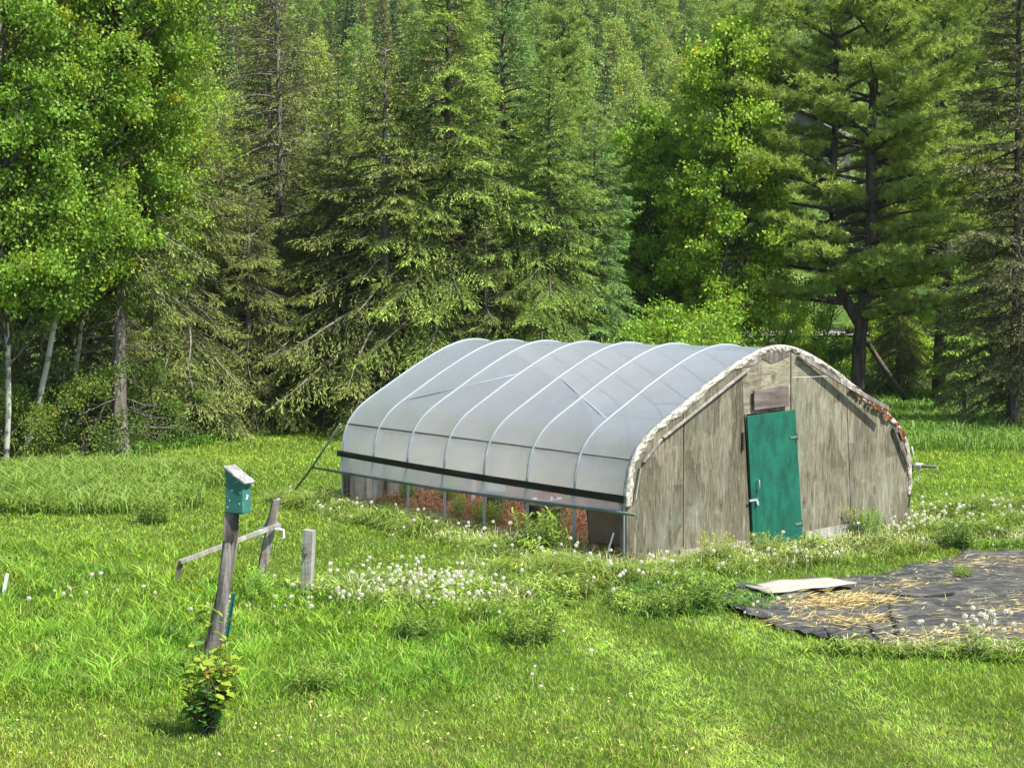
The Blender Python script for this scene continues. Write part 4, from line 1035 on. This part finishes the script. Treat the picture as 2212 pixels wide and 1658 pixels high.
cover('pale_stalks', 'straw', x[::9], y[::9], .15, .36, .007, np.array([.85, 1.1, .9]), 'pale arching stalks among the weeds by the greenhouse', 'stalks', lean=(.3, 1.4), curl=(.2, .9))
def leaf_cover(name, x, y, hmax, l, wd, C, label):
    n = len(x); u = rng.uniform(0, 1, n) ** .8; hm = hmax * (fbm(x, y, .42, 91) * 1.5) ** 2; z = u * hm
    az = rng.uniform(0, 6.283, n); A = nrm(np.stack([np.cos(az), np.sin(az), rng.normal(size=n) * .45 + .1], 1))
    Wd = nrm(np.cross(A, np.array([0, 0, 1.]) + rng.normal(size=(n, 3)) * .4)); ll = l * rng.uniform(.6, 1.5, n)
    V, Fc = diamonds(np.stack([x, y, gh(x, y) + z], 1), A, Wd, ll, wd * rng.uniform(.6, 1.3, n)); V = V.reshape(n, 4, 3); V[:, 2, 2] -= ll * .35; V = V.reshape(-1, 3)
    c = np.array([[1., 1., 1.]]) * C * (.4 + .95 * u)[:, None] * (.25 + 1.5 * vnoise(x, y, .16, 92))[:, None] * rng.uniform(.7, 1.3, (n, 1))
    yl = rng.uniform(size=n) < .12; c[yl] *= np.array([1.5, 1.12, 1.4])
    tag(link(name, npmesh(name, V, Fc, np.clip(c, .02, 4)), 'weed'), label, 'weeds', kind='stuff')
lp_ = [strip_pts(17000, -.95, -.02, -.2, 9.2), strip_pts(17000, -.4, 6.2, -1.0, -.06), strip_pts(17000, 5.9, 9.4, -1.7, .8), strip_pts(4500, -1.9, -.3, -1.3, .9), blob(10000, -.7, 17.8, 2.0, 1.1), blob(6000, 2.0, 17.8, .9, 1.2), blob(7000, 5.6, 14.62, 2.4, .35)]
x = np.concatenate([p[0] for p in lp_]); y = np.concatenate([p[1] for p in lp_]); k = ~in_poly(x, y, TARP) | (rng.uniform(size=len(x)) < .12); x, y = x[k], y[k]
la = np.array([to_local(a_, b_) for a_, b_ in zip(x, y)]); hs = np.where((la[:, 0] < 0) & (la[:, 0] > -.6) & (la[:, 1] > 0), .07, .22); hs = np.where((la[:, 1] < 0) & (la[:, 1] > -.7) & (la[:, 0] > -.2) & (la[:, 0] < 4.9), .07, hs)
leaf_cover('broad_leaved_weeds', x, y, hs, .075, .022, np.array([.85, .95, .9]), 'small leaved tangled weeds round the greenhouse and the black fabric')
# patch weeds under the dandelions
for nm, cx, cy, sx, sy, nn, lab in (('patch_weeds', -.9, 17.9, 2.0, 1.3, 9000, 'coarse leaves in the dandelion patch right of the posts'), ('path_weeds', 2.1, 17.9, 1.0, 1.4, 6000, 'rank dark leaves left of the black fabric'), ('lower_edge_weeds', 5.6, 14.62, 2.3, .42, 5000, 'coarse leaves along the lower edge of the black fabric'), ('corner_weeds', 8.6, 22.3, 2.3, .8, 9000, 'leafy weeds above the black fabric at the right')):
    x, y = blob(nn, cx, cy, sx, sy); cover(nm, 'weed', x, y, .07, .22, .013, (np.array([[.72, .95, .85]]) * (.35 + 1.3 * fbm(x, y, .3, 64))[:, None]), lab, 'weeds', lean=(.2, 1.2), curl=(.2, .8), jit=.4)
    if nm != 'path_weeds':
        x, y = blob(int(nn * .22), cx, cy, sx * .8, sy * .75); cover('pale_stalks', 'straw', x, y, .12, .30, .008, np.array([.95, 1.15, 1.0]), 'pale leafless stalks mixed into the ' + lab, 'stalks', lean=(.2, .9), curl=(.1, .6))
# dry plants inside
a = rng.uniform(.5, 5.7, 16000); b_ = rng.uniform(.6, 8.1, 16000); x = GX + a * math.cos(GR) - b_ * math.sin(GR); y = GY + a * math.sin(GR) + b_ * math.cos(GR)
cover('dry_plants', 'straw', x, y, (.12 + .55 * np.clip(fbm(x, y, 1.2, 66), 0, 1) * np.clip((a - .3) / 2.5, .25, 1)), None, .014, np.array([.78, .48, .5]), 'rust brown dead plants covering the greenhouse floor', 'dead plants', lean=(.2, 1.4), curl=(.1, .8), z=.045, jit=.45)

# ------------------------------------------------------------------ black fabric, straw and pale sheet
def tarp():
    s = np.linspace(0, 1, 110); t = np.linspace(0, 1, 70)
    up = np.array([(2.42, 17.25), (2.7, 17.8), (3.0, 18.2), (3.7, 18.65), (4.85, 19.2), (5.75, 20.1), (6.7, 21.1), (8.2, 21.35), (11.5, 21.35)])
    lo = np.array([(2.42, 17.1), (2.7, 16.45), (2.95, 15.9), (3.5, 15.0), (3.95, 14.5), (5.2, 14.7), (7.5, 15.0), (9.5, 14.9), (11.5, 14.9)])
    k = np.linspace(0, 1, len(up))
    U = np.stack([np.interp(s, k, up[:, i]) for i in (0, 1)], 1); D = np.stack([np.interp(s, k, lo[:, i]) for i in (0, 1)], 1)
    r = np.random.default_rng(8)
    U += np.cumsum(r.normal(size=U.shape) * .02, 0) * .5 + r.normal(size=U.shape) * .012; D += r.normal(size=D.shape) * .03
    X = U[None] * (1 - t[:, None, None]) + D[None] * t[:, None, None]; x = X[..., 0]; y = X[..., 1]
    q = x * .35 + y
    z = gh(x, y) + .02 + .045 * np.abs(np.sin(q * 2.0 + 1.6 * vnoise(x, y, 2.2, 71) * 3)) ** 8 + .03 * np.abs(np.sin(q * 4.7 + 5 * vnoise(x, y, 1.1, 74))) ** 6 + .025 * fbm(x, y, .6, 72) + .05 * np.clip(fbm(x, y, 2.0, 73) - .55, 0, 1) * 2
    V = np.stack([x, y, z], -1).reshape(-1, 3); nx = len(s); i = np.arange(len(t) - 1)[:, None] * nx + np.arange(nx - 1)[None]
    o = link('landscape_fabric', npmesh('landscape_fabric', V, np.stack([i, i + nx, i + nx + 1, i + 1], -1).reshape(-1, 4), smooth=True), 'tarp')
    m = o.modifiers.new('thick', 'SOLIDIFY'); m.thickness = .004
    tag(o, 'wrinkled black fabric sheet spread on the ground right of the greenhouse', 'ground sheet')
tarp()
def straw_patch(n, pts):
    xs, ys, k = [], [], []
    for xp, yp, sx, sy, w in pts:
        p = at(xp, yp, .06); u, v = blob(int(n * w), p.x, p.y, sx, sy, .3); g = rng.normal(size=(2, len(u))) * .12; xs.append(u + g[0]); ys.append(v + g[1])
    return np.concatenate(xs), np.concatenate(ys)
x, y = straw_patch(2300, [(1800, 1300, .62, .36, .36), (1880, 1305, .5, .3, .1), (1845, 1342, .45, .22, .12), (2160, 1215, 1.2, .35, .12), (2060, 1372, 1.2, .2, .16), (1960, 1265, .6, .2, .05), (1950, 1400, .5, .15, .05), (2190, 1310, .6, .4, .05), (2100, 1330, .9, .3, .05), (1700, 1340, .5, .2, .05)])
n = len(x); az = rng.normal(size=n) * .8 + .2; d = np.stack([np.cos(az), np.sin(az), rng.normal(size=n) * .22], 1)
P = np.stack([x, y, gh(x, y) + .065 + rng.uniform(0, .05, n)], 1)
V, Fc = diamonds(P, nrm(d), perp(nrm(d), rng), rng.uniform(.06, .24, n), rng.uniform(.004, .009, n))
tag(link('straw', npmesh('straw', V, Fc, np.ones((n, 3)) * np.array([1.25, 1.15, .8]) * rng.uniform(.7, 1.2, (n, 1))), 'straw'), 'loose yellow straw strewn on the black fabric', 'straw', kind='stuff')
x = rng.uniform(2.6, 11, 7000); y = rng.uniform(14.9, 21.5, 7000); k = in_poly(x, y, TARP) & (fbm(x, y, .7, 81) > .52); x, y = x[k], y[k]; n = len(x)
A = nrm(np.stack([rng.normal(size=n), rng.normal(size=n) * .5, rng.normal(size=n) * .2], 1))
V, Fc = diamonds(np.stack([x, y, gh(x, y) + .075], 1), A, perp(A, rng), rng.uniform(.02, .09, n), rng.uniform(.006, .02, n))
tag(link('plant_litter', npmesh('plant_litter', V, Fc, np.array([[.45, .5, .6]]) * rng.uniform(.4, 1.8, (n, 1))), 'straw'), 'brown plant litter scattered over the black fabric', 'litter', kind='stuff')
def sheet():
    q = [at(a_, b_, .13) for a_, b_ in ((1608, 1262), (1660, 1279), (1852, 1256), (1790, 1246), (1690, 1249))]
    s = [Vector((v.x, v.y)) for v in q]; c = sum(s, Vector((0, 0))) / 5; V = [(c.x, c.y, g1(c.x, c.y) + .13)]; ring = []
    bnd = []
    for i in range(5):
        a, b2 = s[i], s[(i + 1) % 5]
        for k in range(8): bnd.append(a.lerp(b2, k / 8) + Vector((random.uniform(-1, 1), random.uniform(-1, 1))) * .018)
    n = len(bnd); Fc = []
    for j in (1, 2, 3):
        for p in bnd:
            v = c.lerp(p, j / 3); V.append((v.x, v.y, g1(v.x, v.y) + .125 + .006 * math.sin(v.x * 9 + v.y * 5)))
    me = bpy.data.meshes.new('pale_sheet'); F3 = [(0, 1 + k, 1 + (k + 1) % n) for k in range(n)]
    for j in (0, 1):
        for k in range(n): a = 1 + j * n; F3.append((a + k, a + n + k, a + n + (k + 1) % n, a + (k + 1) % n))
    me.from_pydata(V, [], F3); o = link('pale_sheet', me, 'cloth', smooth=True); m = o.modifiers.new('thick', 'SOLIDIFY'); m.thickness = .015
    tag(o, 'pale cloth sheet lying at the upper left corner of the black fabric', 'sheet')
sheet()
for i, (a, b2, lab) in enumerate(((at(1875, 1290), at(1985, 1302), 'thin dark strip lying on the black fabric right of the straw'), (at(2000, 1302), at(2060, 1292), 'short dark strip on the black fabric nearer the right edge'))):
    b = MB(); b.bar((a.x, a.y, g1(a.x, a.y) + .07), (b2.x, b2.y, g1(b2.x, b2.y) + .07), .02, .05); tag(b.build('plastic_strip', 'black_metal'), lab, 'strip')

# ------------------------------------------------------------------ leafy weeds and sapling
def leafy(seed, ns, H, spread, ll, lw, tipc=(1.5, 1.3, .8), step=.018):
    r = np.random.default_rng(seed); P = []; A = []; T = []; paths = []
    for i in range(ns):
        a = r.uniform(0, 6.28); q = math.sqrt(r.uniform()) * spread; b0 = np.array([q * .45 * math.cos(a), q * .45 * math.sin(a), 0]); h = H * r.uniform(.6, 1.05)
        tp = np.array([q * math.cos(a), q * math.sin(a), h]); t = np.linspace(0, 1, 5)[:, None]; pts = b0 * (1 - t) + tp * t; pts[:, :2] += (t * (1 - t)) * r.normal(size=(1, 2)) * .1
        paths.append((pts, np.linspace(.004, .0015, 5))); n = int(h / step); s = np.linspace(.12, 1, n)
        p = np.stack([np.interp(s, t[:, 0], pts[:, k]) for k in range(3)], 1); az = np.arange(n) * 2.4 + r.uniform(0, 6)
        P.append(p); A.append(np.stack([np.cos(az), np.sin(az), .35 + .9 * s ** 3 + r.normal(size=n) * .2], 1)); T.append(s)
    P = np.concatenate(P); A = nrm(np.concatenate(A)); T = np.concatenate(T)[:, None]; n = len(P)
    Wd = nrm(np.cross(A, np.array([0, 0, 1.]) + r.normal(size=(n, 3)) * .3)); l_ = ll * r.uniform(.7, 1.25, n)
    V, Fc = diamonds(P, A, Wd, l_, lw * r.uniform(.8, 1.2, n)); V = V.reshape(n, 4, 3); V[:, 2, 2] -= l_ * .3; V = V.reshape(-1, 3)
    c = ((1 - T ** 2) * np.array([.6, .8, .8]) + T ** 2 * np.array(tipc)) * r.uniform(.75, 1.2, (n, 1)); return (V, Fc, c), tubes_np(paths, 4)
proto('weedA', leafy(51, 46, .50, .30, .085, .016), 'weed', 'stem')
proto('weedB', leafy(52, 38, .42, .34, .10, .022, (1.0, 1.1, .8)), 'weed', 'stem')
proto('weedC', leafy(53, 26, .55, .22, .08, .018, (.9, 1.1, .9)), 'maple_leaf', 'stem')
def bushy(key, xp, yp, name, label, sc=1.0, rz=0):
    p = at(xp, yp); return plant_tree(key, p.x, p.y, name, label, 'plant', None, rz, sc, parts=('stems', 'leaves'))
bushy('weedA', 1550, 1226, 'leafy_weed', 'yellow topped bushy weed against the plywood left of the door', 1.0)
bushy('weedA', 1655, 1205, 'leafy_weed', 'slim leafy weed in front of the green door', .8, 1)
bushy('weedA', 1842, 1160, 'leafy_weed', 'bushy weed at the foot of the right plywood panel', .95, 2)
bushy('weedC', 1885, 1165, 'leafy_weed', 'leafy weed beside the right corner of the gable', .9, 3)
bushy('weedB', 2075, 1185, 'leafy_weed', 'rounded leafy weed above the black fabric', 1.15, 4)
bushy('weedB', 2150, 1170, 'leafy_weed', 'leafy weed nearest the right edge above the black fabric', .9, 5)
bushy('weedC', 562, 1300, 'leafy_weed', 'dark green bush at the foot of the leaning square post', .85, 5)
bushy('weedC', 540, 1310, 'leafy_weed', 'low leafy weed just left of the bush under the leaning post', .5, 2)
bushy('weedB', 895, 1385, 'leafy_weed', 'leafy clump in the front of the dandelion patch', .95, 1)
bushy('weedB', 1150, 1392, 'leafy_weed', 'leafy clump right of the dandelion patch', 1.1, 3)
bushy('weedB', 1060, 1345, 'leafy_weed', 'small leafy clump inside the dandelion patch', .7, 2)
bushy('weedB', 1178, 1197, 'leafy_weed', 'dark bushy plant against the open side next to the bowl', 1.5, 4)
bushy('weedB', 1185, 1200, 'leafy_weed', 'low leafy plant in front of the dark bushy plant', .8, 0)
bushy('weedB', 1500, 1320, 'leafy_weed', 'rank dark green clump left of the black fabric', 1.15, 2)
bushy('weedB', 1450, 1330, 'leafy_weed', 'lower green clump further left of the black fabric', .8, 5)
bushy('weedB', 2075, 1250, 'leafy_weed', 'small weed growing through the black fabric', .5, 1)
bushy('weedB', 1800, 1298, 'leafy_weed', 'tiny weed growing in the straw heap', .35, 2)
bushy('weedB', 690, 1500, 'leafy_weed', 'dense green clump in the rough grass right of the sapling', .75, 2)
bushy('weedB', 330, 1130, 'leafy_weed', 'leafy clump beside the bluish tall grass', 1.2, 2)
for (a, b_, k, s, lab) in ((.8, 7.4, 'weedC', 1.35, 'tall green plant inside the rear left corner of the greenhouse'), (1.2, 6.6, 'weedC', 1.1, 'feathery green plant inside by the second bay'), (.55, 5.2, 'weedC', .8, 'green plant left of the white box inside'), (.5, 4.2, 'weedB', 1.0, 'leafy plant inside right of the white box'), (2.5, 5.8, 'weedC', .8, 'green plant among the dead plants inside')):
    p = gl(a, b_); plant_tree(k, p.x, p.y, 'leafy_weed', lab, 'plant', None, a, s, parts=('stems', 'leaves'))
def sapling():
    r = np.random.default_rng(77); p = at(447, 1585); paths = []; P = []; A = []; L_ = []; C = []
    for i in range(24):
        a = r.uniform(0, 6.28); h = r.uniform(.28, .72) if i > 2 else (.86, .8, .6)[i]; sp = r.uniform(.1, .30); tp = np.array([sp * math.cos(a), sp * math.sin(a), h])
        if i == 0: tp = np.array([-.12, 0, .98])
        if i == 1: tp = np.array([.05, -.02, .86])
        if i == 2: tp = np.array([.24, 0, .50])
        t = np.linspace(0, 1, 6)[:, None]; b0 = np.array([r.normal() * .03, r.normal() * .03, 0]); pts = b0 * (1 - t) + tp * t; pts[:, :2] += t * (1 - t) * r.normal(size=(1, 2)) * .15
        paths.append((pts, np.linspace(.006, .002, 6)))
        n = 15; s = np.sort(r.uniform(.15, 1, n)); s[-2:] = 1
        q = np.stack([np.interp(s, t[:, 0], pts[:, k]) for k in range(3)], 1); az = np.arange(n) * 2.4 + a
        P.append(q); A.append(np.stack([np.cos(az), np.sin(az), r.uniform(-.3, .6, n)], 1)); L_.append(r.uniform(.06, .12, n) * (1.1 if i < 3 else .95))
        tc = np.ones((n, 3)) * np.array([.55, .8, .7]); br = (s > .6) & (r.uniform(size=n) < .75); tc[br] = np.array([1.75, 1.5, .9]); tc[r.uniform(size=n) < .02] = np.array([2.2, .9, .9]); C.append(tc)
    P = np.concatenate(P); A = nrm(np.concatenate(A)); Ln = np.concatenate(L_)[:, None]; C = np.concatenate(C); n = len(P)
    W_ = nrm(np.cross(A, np.array([0, 0, 1.]) + r.normal(size=(n, 3)) * .35)); Nn = np.cross(W_, A)
    def q(u, v, w_): return P + A * Ln * u + W_ * Ln * v + Nn * Ln * w_
    V = np.stack([q(0, 0, 0), q(.3, .27, .06), q(.7, .22, .03), q(1.05, 0, -.12), q(.7, -.22, .03), q(.3, -.27, .06), q(.5, 0, -.03)], 1).reshape(-1, 3)
    b0 = np.arange(n)[:, None] * 7; Fc = np.concatenate([b0 + [0, 1, 2, 6], b0 + [6, 2, 3, 4], b0 + [0, 6, 4, 5]])
    e = empty('sapling', (p.x, p.y, g1(p.x, p.y))); e.scale = (1.1, 1.1, 1.2); tag(e, 'yellow green broad leaved sapling in front of the birdhouse post', 'sapling')
    link('leaves', npmesh('leaves', V, Fc, np.concatenate([C] * 3)), 'weed', e); TV, TF = tubes_np(paths, 5); link('stems', npmesh('stems', TV, TF), 'bark', e)
sapling()

# ------------------------------------------------------------------ birdhouse and posts
def wonky_post(name, base, top, w0, w1, mat, label, cat='post', square=True, seed=1, rz=0, taper=None, bend=.0):
    """hewn post: rings of jittered corners"""
    r = random.Random(seed); n = 4 if square else 10; V = []; K = 22
    base = Vector(base); top = Vector(top)
    for k in range(K + 1):
        t = k / K; c = base.lerp(top, t) + Vector((bend * math.sin(t * 3.14), 0, 0)); wd = w0 + (w1 - w0) * t
        for j in range(n):
            a = rz + (j + .5) * 2 * math.pi / n; rr = wd * (.707 if square else .5) * (1 + r.uniform(-.03, .03) + (0 if square else .12 * math.sin(2 * a + t * 9)))
            V.append((c.x + rr * math.cos(a), c.y + rr * math.sin(a), c.z + (r.uniform(-.012, .012) if k == K else 0)))
    Fc = [(k * n + j, k * n + (j + 1) % n, (k + 1) * n + (j + 1) % n, (k + 1) * n + j) for k in range(K) for j in range(n)]
    me = bpy.data.meshes.new(name); me.from_pydata([(v[0] - base.x, v[1] - base.y, v[2] - base.z) for v in V], [], Fc + [tuple(range(K * n, K * n + n))]); o = link(name, me, mat); o.location = base
    return tag(o, label, cat)
B0 = at(455, 1420); yb = B0.y
wonky_post('fence_post', (B0.x, yb, -.02), (px(501, yb), yb, 1.44), .175, .12, 'dark_post', 'crooked dark weathered post carrying the green birdhouse', square=False, seed=3, bend=.02)
bh = empty('birdhouse', (px(515, yb) , yb - .03, 1.47), R(-19)); tag(bh, 'green painted birdhouse with a slanted lichened roof board', 'birdhouse')
# local: +X is the front (narrow face, right), -Y the wide side towards the camera
b = MB(); w_, d_ = .145, .19        # half sizes: depth along X, width along Y
poly = [(-.105, 0), (.085, 0), (.085, .30), (-.105, .43)]
b.prism(poly, -.085, .085); b.build('body', 'box_green', bh, .003)
b = MB(); b.bar((-.115, 0, .452), (.125, 0, .287), .02, .21, up=(.5, 0, .8)); b.build('roof', 'shingle', bh, .003)
b = MB(); b.prism([(-.10, -.014), (.09, -.014), (.09, -.002), (-.10, -.002)], -.066, .066); b.build('base', 'box_green', bh)
b = MB(); n = 16
vs = [b.bm.verts.new((.0865, .0 + .02 * math.cos(k * 2 * math.pi / n), .235 + .02 * math.sin(k * 2 * math.pi / n))) for k in range(n)]; b.bm.faces.new(vs); b.build('entrance_hole', 'black_metal', bh)
b = MB()
b.prism([(-.025, .0), (.0, -.008), (.03, .028), (.03, .036), (.005, .018), (.005, .05), (-.005, .05), (-.008, .012)], -.001, .001); o = b.build('paint_mark', 'white_paint', bh); o.rotation_euler = (0, 0, R(90)); o.location = (.0875, .0, .13)
b = MB()
for (u, v) in ((-.06, .12), (-.03, .22), (-.085, .05), (.05, .09), (.06, .2)): b.box((u, -.0862, v), (.009, .002, .014))
b.build('screw', 'white_paint', bh)
b = MB(); b.bar((px(492, yb) , yb - .055, 1.18), (px(497, yb), yb - .055, 1.47), .02, .11, up=(0, -1, 0)); tag(b.build('backing_board', 'dark_post'), 'dark board nailed to the crooked post under the birdhouse', 'board')
b = MB(); a0 = Vector((px(458, yb) + .06, yb + .16, 0)); b.bar(a0, a0 + Vector((.10, 0, .62)), .008, .035, up=(0, 1, 0)); b.bar(a0 + Vector((.018, 0, 0)), a0 + Vector((.118, 0, .62)), .028, .006, up=(0, 1, 0)); tag(b.build('metal_stake', 'teal'), 'green metal stake standing behind the birdhouse post', 'stake')
P2 = at(562, 1245)
wonky_post('fence_post', (P2.x, P2.y, -.02), (px(595, P2.y), P2.y, 1.02), .115, .10, 'old_wood', 'leaning square post holding the rail and white plastic bracket', seed=5, rz=R(20))
P3 = at(662, 1292)
wp = wonky_post('fence_post', (P3.x, P3.y, -.02), (px(666, P3.y), P3.y, .83), .125, .125, 'pale_wood', 'short upright pale post standing alone right of the leaning one', seed=7, rz=R(-12))
b = MB(); b.box((0, -.085, .635), (.05, .04, .075)); b.box((0, -.10, .59), (.07, .06, .02)); o = b.build('hook', 'old_wood', wp)
yr = P2.y
b = MB(); s0 = at(372, 1283); sx, sy = s0.x, s0.y
rail_a = Vector((px(384, sy), sy, .40)); rail_b = Vector((px(604, yr), yr - .085, .70))
b.bar(rail_a, rail_b, .045, .06); rl = b.build('rail', 'pale_wood'); tag(rl, 'long narrow rail sloping from the short stake to the leaning post', 'rail')
b = MB(); b.bar((sx, sy + .05, -.03), (px(385, sy), sy + .05, .42), .05, .07, up=(1, 0, 0)); tag(b.build('short_stake', 'dark_post'), 'short dark stake at the left end of the rail', 'stake')
# white plastic bracket behind the leaning post
c = empty('plastic_bracket', (px(580, yr), yr + .10, .60), R(4)); tag(c, 'white plastic bracket hanging behind the leaning square post', 'bracket')
b = MB(); b.tube([(-.13, 0, .04), (-.17, 0, -.02), (-.15, 0, -.10), (-.10, 0, -.11)], .016, 8); b.tube([(.08, 0, .02), (.16, 0, .0), (.17, 0, -.10), (.12, 0, -.12)], .016, 8); b.tube([(-.13, 0, .04), (.14, 0, .0)], .014, 8); b.build('rim', 'white_plastic', c)
b = MB(); b.prism([(-.14, .0), (.14, -.01), (.06, .17), (-.02, .19)], -.006, .006); b.build('plate', 'cloth', c)
p = at(4, 1300); b = MB(); b.bar((p.x, p.y, 0), (p.x + .07, p.y, .34), .03, .05, up=(1, 0, 0)); tag(b.build('white_stake', 'white_paint'), 'white stake leaning at the left edge of the photo', 'stake')

# ------------------------------------------------------------------ dandelion seed heads
def dandelion(seed, h):
    r = random.Random(seed); b = bmesh.new(); lx, ly = r.uniform(-.05, .05), r.uniform(-.05, .05)
    rings = []
    for k in range(4):
        t = k / 3; rings.append([b.verts.new((lx * t * t + .003 * math.cos(a), ly * t * t + .003 * math.sin(a), h * t)) for a in (0, 2.1, 4.2)])
    for k in range(3):
        for j in range(3): b.faces.new((rings[k][j], rings[k][(j + 1) % 3], rings[k + 1][(j + 1) % 3], rings[k + 1][j]))
    for f in b.faces: f.material_index = 0
    nf = len(b.faces); R0 = .025 * r.uniform(.85, 1.12); c = Vector((lx, ly, h + R0 * .6))
    bmesh.ops.create_icosphere(b, subdivisions=1, radius=.008, matrix=Matrix.Translation(c))
    n2 = len(b.faces); bmesh.ops.create_icosphere(b, subdivisions=2, radius=R0, matrix=Matrix.Translation(c))
    b.faces.ensure_lookup_table()
    for i in range(n2, len(b.faces)): b.faces[i].material_index = 1
    for i in range(nf, n2): b.faces[i].material_index = 2
    b.verts.ensure_lookup_table()
    for v in b.verts:
        d = v.co - c
        if d.length > R0 * .8: v.co = c + d * r.uniform(.7, 1.3)
    me = bpy.data.meshes.new('dandelion'); b.to_mesh(me); b.free()
    for m in ('stem', 'puff', 'pale_wood'): me.materials.append(M[m])
    return me
DM = [dandelion(i, h) for i, h in enumerate((.16, .20, .24, .28, .32, .36))]
DL = []
def dandies(n, xp, yp, sx, sy, label, group, hs=(0, 6), tall=0):
    for i in range(n):
        p = at(xp + random.gauss(0, sx), yp + random.gauss(0, sy))
        if in_house(np.array([p.x]), np.array([p.y]), .05)[0]: continue
        DL.append((p.x, p.y, random.randrange(*hs), random.gauss(0, .12), random.gauss(0, .12), random.uniform(0, 6.28), random.uniform(.5, 1.05), label, group))
lp = 'white dandelion seed head in the patch right of the pale post'
dandies(120, 885, 1285, 60, 17, lp, 'dandelions in the patch right of the pale post', (1, 6))
dandies(80, 1010, 1310, 58, 19, lp, 'dandelions in the patch right of the pale post', (1, 6))
dandies(14, 720, 1320, 50, 14, lp, 'dandelions in the patch right of the pale post', (1, 6))
lp = 'white dandelion seed head above the black fabric at the right'
dandies(120, 2090, 1140, 90, 20, lp, 'dandelions above the black fabric', (3, 6))
dandies(70, 1975, 1160, 60, 20, lp, 'dandelions above the black fabric', (3, 6))
dandies(34, 1700, 1225, 110, 14, 'white dandelion seed head in the weeds before the plywood gable', 'dandelions before the gable', (3, 6))
dandies(38, 1420, 1275, 110, 18, 'white dandelion seed head left of the pale sheet', 'dandelions left of the pale sheet', (3, 6))
lp = 'white dandelion seed head along the open side of the greenhouse'
for t in np.linspace(0, 1, 9): dandies(9, 680 + 560 * t, 1112 + 120 * t, 38, 14, lp, 'dandelions along the open greenhouse side', (2, 6))
dandies(48, 2120, 1398, 70, 14, 'white dandelion seed head below the black fabric at the right', 'dandelions below the black fabric')
dandies(10, 1680, 1345, 45, 10, 'white dandelion seed head at the lower left edge of the black fabric', 'dandelions at the fabric corner', (2, 6))
dandies(26, 590, 1320, 90, 14, 'white dandelion seed head in the rough grass by the posts', 'dandelions by the posts', (0, 3))
dandies(12, 180, 1300, 80, 12, 'white dandelion seed head in the grass at far left', 'dandelions at far left', (0, 3))
dandies(7, 1200, 1450, 90, 40, 'white dandelion seed head alone in the lawn front', 'dandelions in the lawn front', (0, 3))
DL.sort(key=lambda d: d[1] / d[6])
for d in DL[:300]:
    o = bpy.data.objects.new('dandelion', DM[d[2]]); COL.objects.link(o); o.location = (d[0], d[1], g1(d[0], d[1])); o.rotation_euler = d[3:6]; o.scale = (d[6],) * 3
    tag(o, d[7], 'dandelion', d[8])
bmx = bmesh.new()
for d in DL[300:]:
    k = len(bmx.verts); bmx.from_mesh(DM[d[2]]); bmx.verts.ensure_lookup_table()
    bmesh.ops.transform(bmx, verts=bmx.verts[k:], matrix=Matrix.Translation((d[0], d[1], g1(d[0], d[1]))) @ Euler(d[3:6]).to_matrix().to_4x4() @ Matrix.Scale(d[6], 4))
me = bpy.data.meshes.new('far_dandelions'); bmx.to_mesh(me); bmx.free()
for m in ('stem', 'puff', 'pale_wood'): me.materials.append(M[m])
tag(link('far_dandelions', me), 'the many smaller dandelion seed heads in the weeds farther off', 'dandelions', kind='stuff')
print('dandelions', len(DL))
# fallen yellow petals and leaves in the mown strip
n = 260; x = rng.uniform(-4.6, 1.5, n); y = rng.uniform(11.1, 13.0, n); A = nrm(np.stack([rng.normal(size=n), rng.normal(size=n), rng.uniform(0, .4, n)], 1))
V, Fc = diamonds(np.stack([x, y, gh(x, y) + .045], 1), A, perp(A, rng), rng.uniform(.02, .045, n), rng.uniform(.012, .022, n))
tag(link('fallen_leaves', npmesh('fallen_leaves', V, Fc, np.ones((n, 3)) * np.array([1.1, 1.15, .8])), 'straw'), 'small yellow fallen leaves strewn over the nearest mown grass', 'fallen leaves', kind='stuff')
# ------------------------------------------------------------------ thin blue air over the wooded hill
m, t = newmat('haze_air'); v = N(t, 'ShaderNodeVolumePrincipled'); v.inputs['Color'].default_value = (.88, .93, .95, 1); v.inputs['Density'].default_value = .00013; v.inputs['Anisotropy'].default_value = .2
o_ = N(t, 'ShaderNodeOutputMaterial'); L(t, v.outputs[0], o_.inputs['Volume'])
b = MB(); b.box((0, 700, 300), (1420, 1640, 620)); hz = b.build('haze', m); hz['kind'] = 'stuff'; hz['label'] = 'thin pale air between the trees and the wooded hill'; hz['category'] = 'haze'
print('objects', len(bpy.data.objects))
